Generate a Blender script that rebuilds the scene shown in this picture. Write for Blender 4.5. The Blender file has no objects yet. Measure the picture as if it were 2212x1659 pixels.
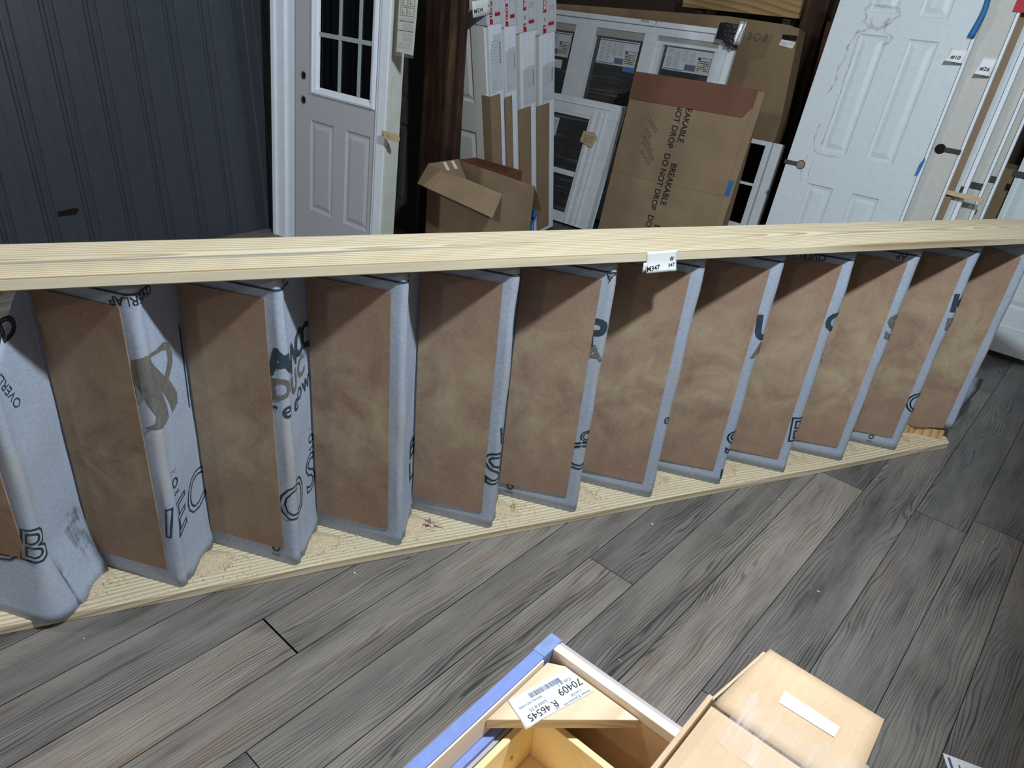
import bpy, bmesh, math, random
from mathutils import Vector, Matrix
random.seed(7)
S = bpy.context.scene
C = S.collection
R = math.radians
PI = math.pi
D = bpy.data

# ------------------------------------------------------------------ camera
cam = D.cameras.new('camera')
cam.sensor_fit = 'HORIZONTAL'
cam.sensor_width = 36.0
cam.lens = 36.0 * 1561.35 / 2212.0
cam.clip_start = 0.02
co = D.objects.new('camera', cam)
C.objects.link(co)
fw = Vector((0.37849289, 0.79623779, -0.47196241))
rt = Vector((0.91982213, -0.38046368, 0.09578428))
up = Vector((0.10329749, 0.47037514, 0.87639994))
M = Matrix((rt, up, -fw)).transposed().to_4x4()
M.translation = Vector((0.50826, -1.71619, 1.60608))
co.matrix_world = M
S.camera = co

# ------------------------------------------------------------------ light
S.view_settings.view_transform = 'Standard'
S.view_settings.look = 'None'
S.view_settings.exposure = 0.0
S.view_settings.gamma = 1.0
S.view_settings.use_curve_mapping = False
wd = D.worlds.new('world')
S.world = wd
wd.use_nodes = True
wd.node_tree.nodes['Background'].inputs['Color'].default_value = (1.0, 0.95, 0.9, 1)
wd.node_tree.nodes['Background'].inputs['Strength'].default_value = 0.15


def lamp(name, loc, power, size, color, kind='POINT', target=None):
    l = D.lights.new(name, kind)
    l.energy = power
    l.color = color
    if kind == 'AREA':
        l.shape = 'DISK'
        l.size = size
    else:
        l.shadow_soft_size = size
    o = D.objects.new(name, l)
    o.location = loc
    if target:
        o.rotation_euler = (Vector(target) - Vector(loc)).to_track_quat('-Z', 'Y').to_euler()
    C.objects.link(o)


lamp('work_lamp', (1.63, -1.2, 2.98), 360, 0.075, (0.85, 0.94, 1.0))
lamp('shop_lamp', (-2.6, -3.0, 3.2), 60, 0.18, (1.0, 0.94, 0.86))
lamp('shop_lamp', (-3.4, 1.4, 3.4), 230, 0.18, (0.96, 0.97, 1.0))

# ------------------------------------------------------------------ frames
CA, SA = math.cos(R(26)), math.sin(R(26))


def W3(a, b, z=0.0):
    """room frame: a runs along the floor boards, b along the rows of stock"""
    return Vector((CA * a + SA * b, SA * a - CA * b, z))


# ------------------------------------------------------------------ materials
class NT:
    def __init__(s, name):
        s.m = D.materials.new(name)
        s.m.use_nodes = True
        s.t = s.m.node_tree
        s.b = s.t.nodes['Principled BSDF']
        s.out = s.t.nodes['Material Output']

    def n(s, typ, ins=None, **at):
        x = s.t.nodes.new('ShaderNode' + typ)
        for k, v in at.items():
            setattr(x, k, v)
        for k, v in (ins or {}).items():
            s.set(x, k, v)
        return x

    def set(s, x, k, v):
        if isinstance(v, bpy.types.NodeSocket):
            s.t.links.new(v, x.inputs[k])
        elif isinstance(v, bpy.types.Node):
            s.t.links.new(v.outputs[0], x.inputs[k])
        else:
            if isinstance(v, tuple) and len(v) == 3 and x.inputs[k].type == 'RGBA':
                v = v + (1,)
            x.inputs[k].default_value = v

    def math(s, op, a, b=0.0, c=0.0):
        return s.n('Math', {0: a, 1: b, 2: c}, operation=op)

    def co(s, scale=(1, 1, 1), loc=(0, 0, 0), rot=(0, 0, 0)):
        tc = s.n('TexCoord')
        return s.n('Mapping', {'Vector': tc.outputs['Object'], 'Scale': scale, 'Location': loc, 'Rotation': rot})

    def noise(s, vec, scale, detail=3, rough=0.55):
        return s.n('TexNoise', {'Vector': vec, 'Scale': scale, 'Detail': detail, 'Roughness': rough})

    def ramp(s, fac, *stops):
        r = s.n('ValToRGB', {'Fac': fac})
        e = r.color_ramp.elements
        while len(e) < len(stops):
            e.new(0.5)
        for el, (p, c) in zip(e, stops):
            el.position = p
            el.color = (c[0], c[1], c[2], 1) if isinstance(c, tuple) else (c, c, c, 1)
        return r

    def mix(s, f, a, b, blend='MIX'):
        x = s.n('Mix', data_type='RGBA', blend_type=blend)
        for i, v in ((0, f), (6, a), (7, b)):
            if isinstance(v, bpy.types.Node):
                v = v.outputs[2] if v.bl_idname == 'ShaderNodeMix' else v.outputs[0]
            if isinstance(v, bpy.types.NodeSocket):
                s.t.links.new(v, x.inputs[i])
            else:
                if isinstance(v, tuple) and len(v) == 3:
                    v = v + (1,)
                x.inputs[i].default_value = v
        return x

    def fin(s, col, rough=0.6, bump=None, bstr=0.2, bdist=0.002, spec=0.3):
        if isinstance(col, bpy.types.Node):
            col = col.outputs[2] if col.bl_idname == 'ShaderNodeMix' else col.outputs[0]
        s.set(s.b, 'Base Color', col)
        s.set(s.b, 'Roughness', rough)
        s.b.inputs['Specular IOR Level'].default_value = spec
        if bump is not None:
            bn = s.n('Bump', {'Height': bump, 'Strength': bstr, 'Distance': bdist})
            s.set(s.b, 'Normal', bn)
        return s.m


def plain(name, col, rough=0.55, var=0.06, spec=0.3, scale=14, metal=0.0):
    k = NT(name)
    nz = k.noise(k.co(), scale, 4)
    lo = tuple(c * (1 - var) for c in col)
    hi = tuple(min(1, c * (1 + var)) for c in col)
    c = k.ramp(nz, (0.3, lo), (0.7, hi))
    k.b.inputs['Metallic'].default_value = metal
    return k.fin(c, rough, nz, 0.05, 0.001, spec)


def pine(name, axis='x', light=(0.74, 0.66, 0.49), dark=(0.42, 0.31, 0.17), freq=78, depth=0.05, stain=False, off=(0, 0, 0), slowx=0.28):
    k = NT(name)
    rot = {'x': (0, 0, 0), 'y': (0, 0, R(-90)), 'z': (0, R(90), 0)}[axis]
    base = k.co(rot=rot, loc=off)
    slow = k.noise(k.n('Mapping', {'Vector': base, 'Scale': (slowx, 0.4, 0.4)}), 2.0, 1)
    med = k.noise(k.n('Mapping', {'Vector': base, 'Scale': (0.5, 5, 5)}), 2.2, 2)
    sep = k.n('SeparateXYZ', {'Vector': base})
    y = k.math('ADD', sep.outputs[1], k.math('MULTIPLY', k.math('SUBTRACT', med, 0.5), 0.014))
    y = k.math('SUBTRACT', y, 0.125)
    zz = k.math('ADD', k.math('MULTIPLY', k.math('SUBTRACT', slow, 0.52), depth * 5), k.math('MULTIPLY', sep.outputs[2], 0.6))
    r = k.math('SQRT', k.math('ADD', k.math('MULTIPLY', y, y), k.math('MULTIPLY', zz, zz)))
    ph = k.math('MULTIPLY', r, freq)
    w = k.math('FRACT', k.math('ADD', ph, k.math('MULTIPLY', med, 0.6)))
    fine = k.noise(k.n('Mapping', {'Vector': base, 'Scale': (2, 220, 220)}), 2.0, 2)
    c = k.ramp(w, (0.0, light), (0.30, light), (0.62, tuple(0.5 * (x + y_) for x, y_ in zip(light, dark))), (0.84, dark), (0.93, dark), (1.0, light))
    vary = k.noise(k.n('Mapping', {'Vector': base, 'Scale': (0.5, 16, 16)}), 1.0, 2)
    c = k.mix(k.ramp(vary, (0.30, 0.35), (0.60, 0.0)), c, light)
    blot = k.noise(k.n('Mapping', {'Vector': base, 'Scale': (0.8, 5, 5)}), 2.0, 3)
    c = k.mix(k.ramp(blot, (0.45, 0.0), (0.75, 0.22)), c, tuple(0.8 * x for x in dark))
    c = k.mix(k.math('MULTIPLY', k.math('SUBTRACT', fine, 0.45), 0.6), c, tuple(0.7 * x for x in dark))
    if stain:
        # a dirty grey streak along the left half of the board
        wob = k.noise(k.n('Mapping', {'Vector': base, 'Scale': (1.5, 1, 1)}), 1.5, 3)
        yy = k.math('ADD', sep.outputs[1], k.math('MULTIPLY', k.math('SUBTRACT', wob, 0.5), 0.03))
        yy = k.math('SUBTRACT', yy, k.math('MULTIPLY', sep.outputs[0], 0.012))
        d = k.math('ABSOLUTE', k.math('SUBTRACT', yy, 0.092))
        band = k.math('LESS_THAN', d, k.math('MULTIPLY', wob, 0.016))
        fade = k.ramp(k.math('MULTIPLY', k.math('ADD', sep.outputs[0], 1.0), 0.35), (0.70, 1.0), (0.86, 0.0))
        c = k.mix(k.math('MULTIPLY', k.math('MULTIPLY', band, fade), 0.75), c, (0.27, 0.27, 0.25))
    return k.fin(c, 0.6, w, 0.05, 0.0006)


def card(name, col, scale=1.0, axis=1):
    k = NT(name)
    v = k.co()
    a = k.noise(v, 5, 4)
    sc = [2, 2, 2]
    sc[axis] = 260
    b = k.noise(k.n('Mapping', {'Vector': v, 'Scale': tuple(sc)}), 1.0, 1)
    f = k.noise(v, 160, 2)
    c = k.ramp(a, (0.3, tuple(0.86 * x for x in col)), (0.7, tuple(min(1, 1.1 * x) for x in col)))
    c = k.mix(k.ramp(b, (0.4, 0.0), (0.75, 0.12)), c, tuple(0.55 * x for x in col))
    c = k.mix(k.ramp(f, (0.45, 0.0), (0.75, 0.18)), c, tuple(0.6 * x for x in col))
    return k.fin(c, 0.75, b, 0.08, 0.0008, 0.2)


def dust_board(name):
    k = NT(name)
    v = k.co()
    base = k.ramp(k.noise(v, 180, 2), (0.3, (0.255, 0.162, 0.118)), (0.7, (0.33, 0.218, 0.162)))
    w1 = k.noise(v, 7.0, 6, 0.68)
    w1.inputs['Distortion'].default_value = 0.5
    sep = k.n('SeparateXYZ', {'Vector': v})
    mid = k.ramp(k.math('MULTIPLY', sep.outputs[2], 1.0), (0.08, 0.15), (0.40, 1.0), (0.62, 0.8), (0.90, 0.12))
    d = k.math('MULTIPLY', k.ramp(w1, (0.34, 0.0), (0.66, 1.0)), mid)
    c = k.mix(k.math('MULTIPLY', d, 0.80), base, (0.52, 0.425, 0.28))
    w2 = k.noise(v, 16, 6, 0.7)
    w2.inputs['Distortion'].default_value = 1.0
    c = k.mix(k.ramp(w2, (0.60, 0.0), (0.74, 0.45)), c, (0.44, 0.32, 0.16))
    sp = k.n('TexVoronoi', {'Vector': v, 'Scale': 190.0})
    on = k.math('LESS_THAN', sp.outputs['Distance'], 0.13)
    rnd = k.math('GREATER_THAN', k.n('SeparateColor', {0: sp.outputs['Color']}), 0.72)
    c = k.mix(k.math('MULTIPLY', k.math('MULTIPLY', on, rnd), 0.75), c, (0.66, 0.55, 0.37))
    return k.fin(c, 0.75, k.noise(v, 150, 2), 0.1, 0.0006, 0.15)


def paper_mat():
    k = NT('grey building paper')
    v = k.co()
    fib = k.noise(k.n('Mapping', {'Vector': v, 'Scale': (40, 40, 90)}), 2, 4, 0.7)
    big = k.noise(v, 7, 4)
    c = k.ramp(fib, (0.3, (0.31, 0.365, 0.47)), (0.7, (0.43, 0.50, 0.63)))
    at = k.n('Attribute', attribute_name='dust')
    f = k.math('MULTIPLY', at.outputs['Fac'], k.ramp(big, (0.38, 0.1), (0.62, 1.0)))
    c = k.mix(k.math('MULTIPLY', f, 0.55), c, (0.46, 0.40, 0.28))
    cr = k.noise(k.n('Mapping', {'Vector': v, 'Scale': (9, 9, 3)}), 2, 3)
    return k.fin(c, 0.7, k.math('ADD', cr, k.math('MULTIPLY', fib, 0.15)), 0.25, 0.006, 0.25)


def floor_mat():
    k = NT('weathered grey floor boards')
    v = k.co()
    tone = k.n('Attribute', attribute_name='tone')
    sepc = k.n('SeparateColor', {0: tone.outputs['Color']})
    sh = k.n('CombineXYZ', {0: k.math('MULTIPLY', sepc.outputs[1], 37.0), 1: k.math('MULTIPLY', sepc.outputs[2], 3.0)})
    v = k.n('VectorMath', {0: v, 1: sh}, operation='ADD')
    sep = k.n('SeparateXYZ', {'Vector': v})
    vor = k.n('TexVoronoi', {'Vector': k.n('Mapping', {'Vector': v, 'Scale': (1.0, 3.2, 1)}), 'Scale': 1.1})
    kn = k.math('POWER', 2.718, k.math('MULTIPLY', k.math('MULTIPLY', vor.outputs['Distance'], vor.outputs['Distance']), -26.0))
    wob = k.noise(k.n('Mapping', {'Vector': v, 'Scale': (0.8, 4.0, 1)}), 2.0, 2)
    y = k.math('ADD', sep.outputs[1], k.math('ADD', k.math('MULTIPLY', wob, 0.075), k.math('MULTIPLY', kn, 0.06)))
    jit = k.noise(k.n('Mapping', {'Vector': v, 'Scale': (0.6, 26, 1)}), 1.0, 2)
    y = k.math('ADD', y, k.math('MULTIPLY', jit, 0.030))
    w = k.math('FRACT', k.math('MULTIPLY', y, 108.0))
    fine = k.noise(k.n('Mapping', {'Vector': v, 'Scale': (5, 300, 1)}), 1.0, 3, 0.65)
    g = k.ramp(w, (0.0, 0.8), (0.15, 1.0), (0.62, 0.95), (0.80, 0.22), (0.92, 0.22), (1.0, 0.8))
    patch = k.noise(k.n('Mapping', {'Vector': v, 'Scale': (1.1, 7, 1)}), 1.7, 4, 0.6)
    grey = k.ramp(patch, (0.26, (0.060, 0.059, 0.061)), (0.44, (0.128, 0.124, 0.122)), (0.66, (0.190, 0.182, 0.175)))
    tan = k.ramp(patch, (0.28, (0.11, 0.10, 0.097)), (0.46, (0.27, 0.24, 0.21)), (0.64, (0.345, 0.305, 0.265)))
    c = k.mix(sepc.outputs[0], grey, tan)
    warm = k.noise(k.n('Mapping', {'Vector': v, 'Scale': (1.4, 9, 1), 'Location': (5, 3, 0)}), 1.5, 3)
    c = k.mix(k.math('MULTIPLY', k.ramp(warm, (0.55, 0.0), (0.72, 0.6)), sepc.outputs[0]), c, (0.27, 0.17, 0.105))
    soft = k.noise(k.n('Mapping', {'Vector': v, 'Scale': (1.0, 5, 1), 'Location': (9, 4, 0)}), 1.6, 3)
    gi = k.math('MULTIPLY', k.ramp(soft, (0.36, 0.12), (0.62, 0.95)), k.ramp(patch, (0.3, 1.0), (0.7, 0.7)))
    c = k.mix(gi, c, k.mix(1.0, c, g, 'MULTIPLY'))
    c = k.mix(k.ramp(fine, (0.30, 0.5), (0.48, 0.0)), c, (0.04, 0.04, 0.045))
    c = k.mix(k.ramp(kn, (0.72, 0.0), (0.9, 0.8)), c, (0.03, 0.027, 0.027))
    h = k.math('ADD', k.math('MULTIPLY', g, 0.5), fine)
    return k.fin(c, k.ramp(patch, (0.3, 0.42), (0.7, 0.6)), h, 0.35, 0.0015, 0.35)


def film(name, col=(0.8, 0.83, 0.86), base=0.05, streak=0.20, sc=(1.2, 1.2, 45)):
    k = NT(name)
    v = k.co()
    s1 = k.noise(k.n('Mapping', {'Vector': v, 'Scale': sc, 'Rotation': (0, R(8), 0)}), 1.0, 3, 0.7)
    big = k.noise(v, 3, 2)
    f = k.math('ADD', k.math('MULTIPLY', k.ramp(s1, (0.52, 0.0), (0.78, 1.0)), k.math('MULTIPLY', big, streak * 1.6)), base)
    tr = k.n('BsdfTransparent')
    k.fin(col, 0.25, s1, 0.3, 0.002, 0.5)
    mx = k.n('MixShader', {0: f, 1: tr, 2: k.b})
    k.t.links.new(mx.outputs[0], k.out.inputs[0])
    return k.m


def glass(name, tint=(0.25, 0.28, 0.28)):
    k = NT(name)
    tr = k.n('BsdfTransparent', {'Color': tint})
    gl = k.n('BsdfGlossy', {'Color': (0.9, 0.93, 0.95), 'Roughness': 0.04})
    fr = k.n('Fresnel', {'IOR': 1.5})
    mx = k.n('MixShader', {0: fr, 1: tr, 2: gl})
    k.t.links.new(mx.outputs[0], k.out.inputs[0])
    return k.m


def alpha_stain(name, col):
    k = NT(name)
    v = k.co()
    nz = k.noise(v, 30, 4)
    k.fin(col, 0.6)
    mx = k.n('MixShader', {0: k.ramp(nz, (0.35, 0.02), (0.7, 0.42)), 1: k.n('BsdfTransparent'), 2: k.b})
    k.t.links.new(mx.outputs[0], k.out.inputs[0])
    return k.m


MT = {}
MT['floor'] = floor_mat()
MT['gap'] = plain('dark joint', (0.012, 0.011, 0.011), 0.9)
MT['pine'] = pine('yellow pine stringer', stain=True, off=(0.0, 0.0, -0.95))
MT['pine2'] = pine('yellow pine lower stringer', off=(3.1, 0.35, 0.3), freq=85)
MT['block'] = pine('pine block', axis='z', light=(0.60, 0.42, 0.22), dark=(0.40, 0.24, 0.10))
MT['shimwood'] = plain('pale shim wood', (0.55, 0.43, 0.27), 0.7, 0.12, scale=40)
MT['tread'] = plain('unfinished stair board', (0.42, 0.29, 0.16), 0.7, 0.15)
MT['hard'] = dust_board('dusty brown hardboard')
MT['paper'] = paper_mat()
MT['ink'] = plain('navy print ink', (0.035, 0.055, 0.075), 0.75, 0.25, scale=60)
MT['inkgrey'] = plain('taupe print ink', (0.16, 0.155, 0.14), 0.75, 0.2, scale=60)
MT['inkblack'] = plain('black print ink', (0.02, 0.02, 0.022), 0.8, 0.1)
MT['pen'] = plain('black marker', (0.015, 0.015, 0.02), 0.6, 0.1)
MT['pencil'] = plain('pencil line', (0.13, 0.095, 0.065), 0.8, 0.1)
MT['white'] = plain('white paper', (0.80, 0.83, 0.86), 0.6, 0.03)
MT['cream'] = plain('cream paper', (0.55, 0.55, 0.49), 0.65, 0.05)
MT['tape'] = plain('blue painter tape', (0.03, 0.17, 0.42), 0.55, 0.12)
MT['doorgrey'] = plain('primed grey door', (0.47, 0.49, 0.53), 0.5, 0.04, scale=40)
MT['doortaupe'] = plain('dark taupe door', (0.085, 0.082, 0.077), 0.6, 0.05)
MT['doorwhite'] = plain('white door', (0.60, 0.68, 0.73), 0.45, 0.04, scale=30)
MT['doorcream'] = plain('off white door', (0.52, 0.53, 0.50), 0.5, 0.05, scale=30)
MT['doorleaf'] = plain('pale prehung door leaf', (0.80, 0.80, 0.77), 0.5, 0.04, scale=30)
MT['jamb'] = plain('white jamb', (0.76, 0.83, 0.92), 0.45, 0.03)
MT['vinyl'] = plain('white vinyl', (0.76, 0.82, 0.87), 0.35, 0.05)
MT['vinylshade'] = plain('shaded vinyl track', (0.36, 0.36, 0.35), 0.5, 0.05)  # darker copy of the vinyl, shade of the track put into its colour
MT['casing'] = plain('cream fluted casing', (0.58, 0.62, 0.57), 0.5, 0.05)
MT['sheet'] = plain('charcoal painted steel', (0.050, 0.060, 0.078), 0.38, 0.08, 0.5)
MT['black'] = plain('black plastic', (0.014, 0.014, 0.016), 0.35, 0.1, 0.5)
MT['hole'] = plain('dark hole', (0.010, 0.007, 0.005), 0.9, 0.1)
MT['bore'] = plain('bare wood bore', (0.27, 0.21, 0.15), 0.8, 0.2, scale=60)
MT['card'] = card('brown cardboard', (0.31, 0.225, 0.145))
MT['cardback'] = card('dull brown cardboard', (0.26, 0.185, 0.11))
MT['cardred'] = card('reddish cardboard', (0.20, 0.095, 0.065), axis=0)
MT['cardfg'] = card('tan cardboard', (0.64, 0.46, 0.30), axis=0)
MT['cardstrip'] = card('kraft edge guard', (0.31, 0.22, 0.14))
def rough_timber(name, c0, c1, c2):
    k = NT(name)
    v = k.co()
    a = k.noise(k.n('Mapping', {'Vector': v, 'Scale': (22, 22, 1.2)}), 1.0, 5, 0.65)
    b = k.noise(k.n('Mapping', {'Vector': v, 'Scale': (5, 5, 2.5)}), 1.5, 4)
    c = k.ramp(a, (0.36, c0), (0.52, c1), (0.68, c2))
    c = k.mix(k.ramp(b, (0.45, 0.0), (0.65, 0.75)), c, c0)
    return k.fin(c, 0.75, a, 0.4, 0.003, 0.2)


MT['post'] = rough_timber('dark timber', (0.018, 0.011, 0.009), (0.055, 0.030, 0.020), (0.14, 0.078, 0.036))
MT['wall'] = pine('dark wall boards', axis='x', light=(0.05, 0.032, 0.022), dark=(0.018, 0.013, 0.011), freq=60)
MT['plank'] = pine('old yellow plank', axis='x', light=(0.42, 0.29, 0.13), dark=(0.24, 0.145, 0.06), freq=50)
MT['redwood'] = pine('red brown wood', axis='x', light=(0.17, 0.07, 0.035), dark=(0.10, 0.04, 0.02), freq=90)
MT['oak'] = pine('oak block', axis='x', light=(0.80, 0.66, 0.47), dark=(0.64, 0.49, 0.31), freq=120)
MT['maple'] = plain('maple ply', (0.82, 0.70, 0.58), 0.55, 0.06)
MT['maplein'] = plain('orange maple veneer', (0.66, 0.41, 0.23), 0.5, 0.06)
MT['pinebox'] = plain('yellow pine drawer', (0.88, 0.68, 0.37), 0.5, 0.07)
MT['blue'] = plain('blue painted rail', (0.20, 0.27, 0.58), 0.55, 0.07, scale=50)
MT['bluetape'] = plain('faded blue masking tape', (0.22, 0.30, 0.55), 0.7, 0.12, scale=60)
MT['greyedge'] = plain('grey edge banding', (0.48, 0.43, 0.45), 0.6, 0.05)
MT['red'] = plain('red label print', (0.42, 0.02, 0.04), 0.5, 0.06)
MT['faintred'] = plain('faint red print', (0.55, 0.25, 0.29), 0.6, 0.06)
MT['greytext'] = plain('grey small print', (0.33, 0.34, 0.36), 0.7, 0.06)
MT['labelwhite'] = plain('white label wrap', (0.60, 0.65, 0.72), 0.45, 0.03)
MT['navy'] = plain('barcode ink', (0.10, 0.12, 0.22), 0.7, 0.1)
MT['sawdust'] = plain('sawdust', (0.56, 0.46, 0.31), 0.9, 0.25, scale=200)
MT['chip'] = plain('pale wood chips', (0.72, 0.62, 0.45), 0.8, 0.2)
MT['leafred'] = plain('dry red leaf', (0.22, 0.13, 0.12), 0.7, 0.2)
MT['leafgreen'] = plain('dry green leaf', (0.40, 0.38, 0.20), 0.7, 0.2)
MT['leaftan'] = plain('dry tan leaf', (0.55, 0.42, 0.25), 0.7, 0.2)
MT['film'] = film('stretch film')
MT['cleartape'] = film('clear packing tape', (0.85, 0.8, 0.75), 0.12, 0.5, (40, 6, 6))
MT['glass'] = glass('window glass', (0.42, 0.44, 0.43))
MT['glassdark'] = glass('door glass', (0.16, 0.17, 0.15))
MT['lite'] = plain('muntin grey green', (0.34, 0.40, 0.40), 0.5, 0.04)
MT['silver'] = plain('silver wrap', (0.50, 0.51, 0.53), 0.3, 0.15, 0.5, metal=0.3)
MT['bluebag'] = plain('blue plastic', (0.02, 0.15, 0.42), 0.3, 0.1, 0.5)
MT['stain'] = alpha_stain('brown water stain', (0.36, 0.29, 0.22))
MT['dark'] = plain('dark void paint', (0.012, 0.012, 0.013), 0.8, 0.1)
MT['greydust'] = alpha_stain('grey smear', (0.10, 0.12, 0.14))


# ------------------------------------------------------------------ mesh helpers
class MB:
    def __init__(s):
        s.bm = bmesh.new()

    def poly(s, pts):
        try:
            return s.bm.faces.new([s.bm.verts.new(p) for p in pts])
        except ValueError:
            return None

    def box(s, x0, x1, y0, y1, z0, z1, bev=0.0):
        vs = [s.bm.verts.new(p) for p in ((x0, y0, z0), (x1, y0, z0), (x1, y1, z0), (x0, y1, z0), (x0, y0, z1), (x1, y0, z1), (x1, y1, z1), (x0, y1, z1))]
        fs = [s.bm.faces.new([vs[i] for i in q]) for q in ((0, 3, 2, 1), (4, 5, 6, 7), (0, 1, 5, 4), (1, 2, 6, 5), (2, 3, 7, 6), (3, 0, 4, 7))]
        if bev:
            es = list({e for f in fs for e in f.edges})
            bmesh.ops.bevel(s.bm, geom=es, offset=bev, segments=2, affect='EDGES', profile=0.6)
        return s

    def prism(s, pts, d):
        """extrude polygon pts (3D) by vector d"""
        d = Vector(d)
        n = len(pts)
        a = [s.bm.verts.new(p) for p in pts]
        b = [s.bm.verts.new(Vector(p) + d) for p in pts]
        s.bm.faces.new(a[::-1])
        s.bm.faces.new(b)
        for i in range(n):
            j = (i + 1) % n
            s.bm.faces.new((a[i], a[j], b[j], b[i]))
        return s

    def cyl(s, c, r, d, axis='y', n=24):
        c = Vector(c)
        pts = []
        for i in range(n):
            t = 2 * PI * i / n
            u, v = r * math.cos(t), r * math.sin(t)
            pts.append(c + Vector({'y': (u, 0, v), 'z': (u, v, 0), 'x': (0, u, v)}[axis]))
        dv = {'y': (0, d, 0), 'z': (0, 0, d), 'x': (d, 0, 0)}[axis]
        return s.prism(pts, dv)

    def grid(s, f, nu, nv):
        vs = [[s.bm.verts.new(f(i / nu, j / nv)) for j in range(nv + 1)] for i in range(nu + 1)]
        for i in range(nu):
            for j in range(nv):
                s.bm.faces.new((vs[i][j], vs[i + 1][j], vs[i + 1][j + 1], vs[i][j + 1]))
        return s

    def tube(s, pts, r, n=6):
        pts = [Vector(p) for p in pts]
        rings = []
        for i, p in enumerate(pts):
            t = (pts[min(i + 1, len(pts) - 1)] - pts[max(i - 1, 0)]).normalized()
            a = t.orthogonal().normalized()
            b = t.cross(a)
            rings.append([s.bm.verts.new(p + r * (math.cos(2 * PI * k / n) * a + math.sin(2 * PI * k / n) * b)) for k in range(n)])
        for r0, r1 in zip(rings, rings[1:]):
            for k in range(n):
                s.bm.faces.new((r0[k], r0[(k + 1) % n], r1[(k + 1) % n], r1[k]))
        s.bm.faces.new(rings[0])
        s.bm.faces.new(rings[-1][::-1])
        return s

    def build(s, name, mat, parent=None, smooth=False, thick=0.0, recalc=True):
        if recalc:
            bmesh.ops.recalc_face_normals(s.bm, faces=s.bm.faces)
        me = D.meshes.new(name)
        s.bm.to_mesh(me)
        s.bm.free()
        me.materials.append(MT[mat])
        if smooth:
            for p in me.polygons:
                p.use_smooth = True
        o = D.objects.new(name, me)
        C.objects.link(o)
        if parent:
            o.parent = parent
        if thick:
            md = o.modifiers.new('thickness', 'SOLIDIFY')
            md.thickness = thick
            md.offset = 0
        return o


def tag(o, label, cat, group=None, kind=None):
    o['label'] = label
    o['category'] = cat
    if group:
        o['group'] = group
    o['kind'] = kind or 'thing'
    return o


def empty(name, loc, rot=(0, 0, 0)):
    o = D.objects.new(name, None)
    o.empty_display_size = 0.1
    o.location = loc
    o.rotation_euler = rot
    C.objects.link(o)
    return o


def lean(name, a, b, tilt, z=0.0):
    """empty at a floor point: local x along the row, local y away, leaning back by tilt degrees"""
    o = empty(name, W3(a, b, z))
    o.rotation_euler = (Matrix.Rotation(R(-64), 3, 'Z') @ Matrix.Rotation(R(-tilt), 3, 'X')).to_euler()
    return o


def structure(o):
    o['kind'] = 'structure'
    return o


def text_mesh(s, size=1.0, outline=0.0, bold=0.0, xs=1.0, shear=0.0):
    cu = D.curves.new('t', 'FONT')
    cu.body = s
    cu.size = size
    cu.shear = shear
    if outline:
        cu.fill_mode = 'NONE'
        cu.bevel_depth = outline
        cu.bevel_resolution = 0
    elif bold:
        cu.offset = bold
    cu.resolution_u = 3
    o = D.objects.new('t', cu)
    C.objects.link(o)
    dg = bpy.context.evaluated_depsgraph_get()
    me = D.meshes.new_from_object(o.evaluated_get(dg))
    D.objects.remove(o)
    D.curves.remove(cu)
    xsv = [v.co.x for v in me.vertices] or [0]
    ysv = [v.co.y for v in me.vertices] or [0]
    cx, cy = (min(xsv) + max(xsv)) / 2, (min(ysv) + max(ysv)) / 2
    for v in me.vertices:
        v.co.x = (v.co.x - cx) * xs
        v.co.y -= cy
    return me


def put_text(name, s, size, mat, parent, loc, xdir, ydir, **kw):
    """flat lettering centred at loc, running along xdir, its top towards ydir"""
    me = text_mesh(s, size, **kw)
    X, Y = Vector(xdir).normalized(), Vector(ydir).normalized()
    L = Vector(loc)
    for v in me.vertices:
        v.co = L + X * v.co.x + Y * v.co.y
    me.materials.clear()
    me.materials.append(MT[mat])
    o = D.objects.new(name, me)
    C.objects.link(o)
    o.parent = parent
    return o


# text on leaning fronts: front face at local y = y0, reading across or downwards
def front_text(name, s, size, mat, parent, x, z, y, down=False, **kw):
    if down:
        return put_text(name, s, size, mat, parent, (x, y, z), (0, 0, -1), (1, 0, 0), **kw)
    return put_text(name, s, size, mat, parent, (x, y, z), (1, 0, 0), (0, 0, 1), **kw)


def small_print(mb, x0, x1, z0, z1, y, n, seed=0, gap=0.45):
    """rows of tiny dashes standing for unreadable small print"""
    rr = random.Random(seed)
    h = (z1 - z0) / n
    for i in range(n):
        z = z1 - (i + 0.5) * h
        x = x0
        while x < x1:
            w = rr.uniform(0.08, 0.3) * (x1 - x0)
            xe = min(x1, x + w)
            if rr.random() > 0.12:
                mb.poly([(x, y, z - h * gap / 2), (xe, y, z - h * gap / 2), (xe, y, z + h * gap / 2), (x, y, z + h * gap / 2)])
            x = xe + 0.03 * (x1 - x0)


def bars(mb, x0, x1, z0, z1, y, n, seed=0, vertical=True):
    rr = random.Random(seed)
    for i in range(n):
        t0 = i / n
        t1 = t0 + rr.uniform(0.25, 0.75) / n
        if vertical:
            a, b = x0 + (x1 - x0) * t0, x0 + (x1 - x0) * t1
            mb.poly([(a, y, z0), (b, y, z0), (b, y, z1), (a, y, z1)])
        else:
            a, b = z0 + (z1 - z0) * t0, z0 + (z1 - z0) * t1
            mb.poly([(x0, y, a), (x1, y, a), (x1, y, b), (x0, y, b)])


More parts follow.
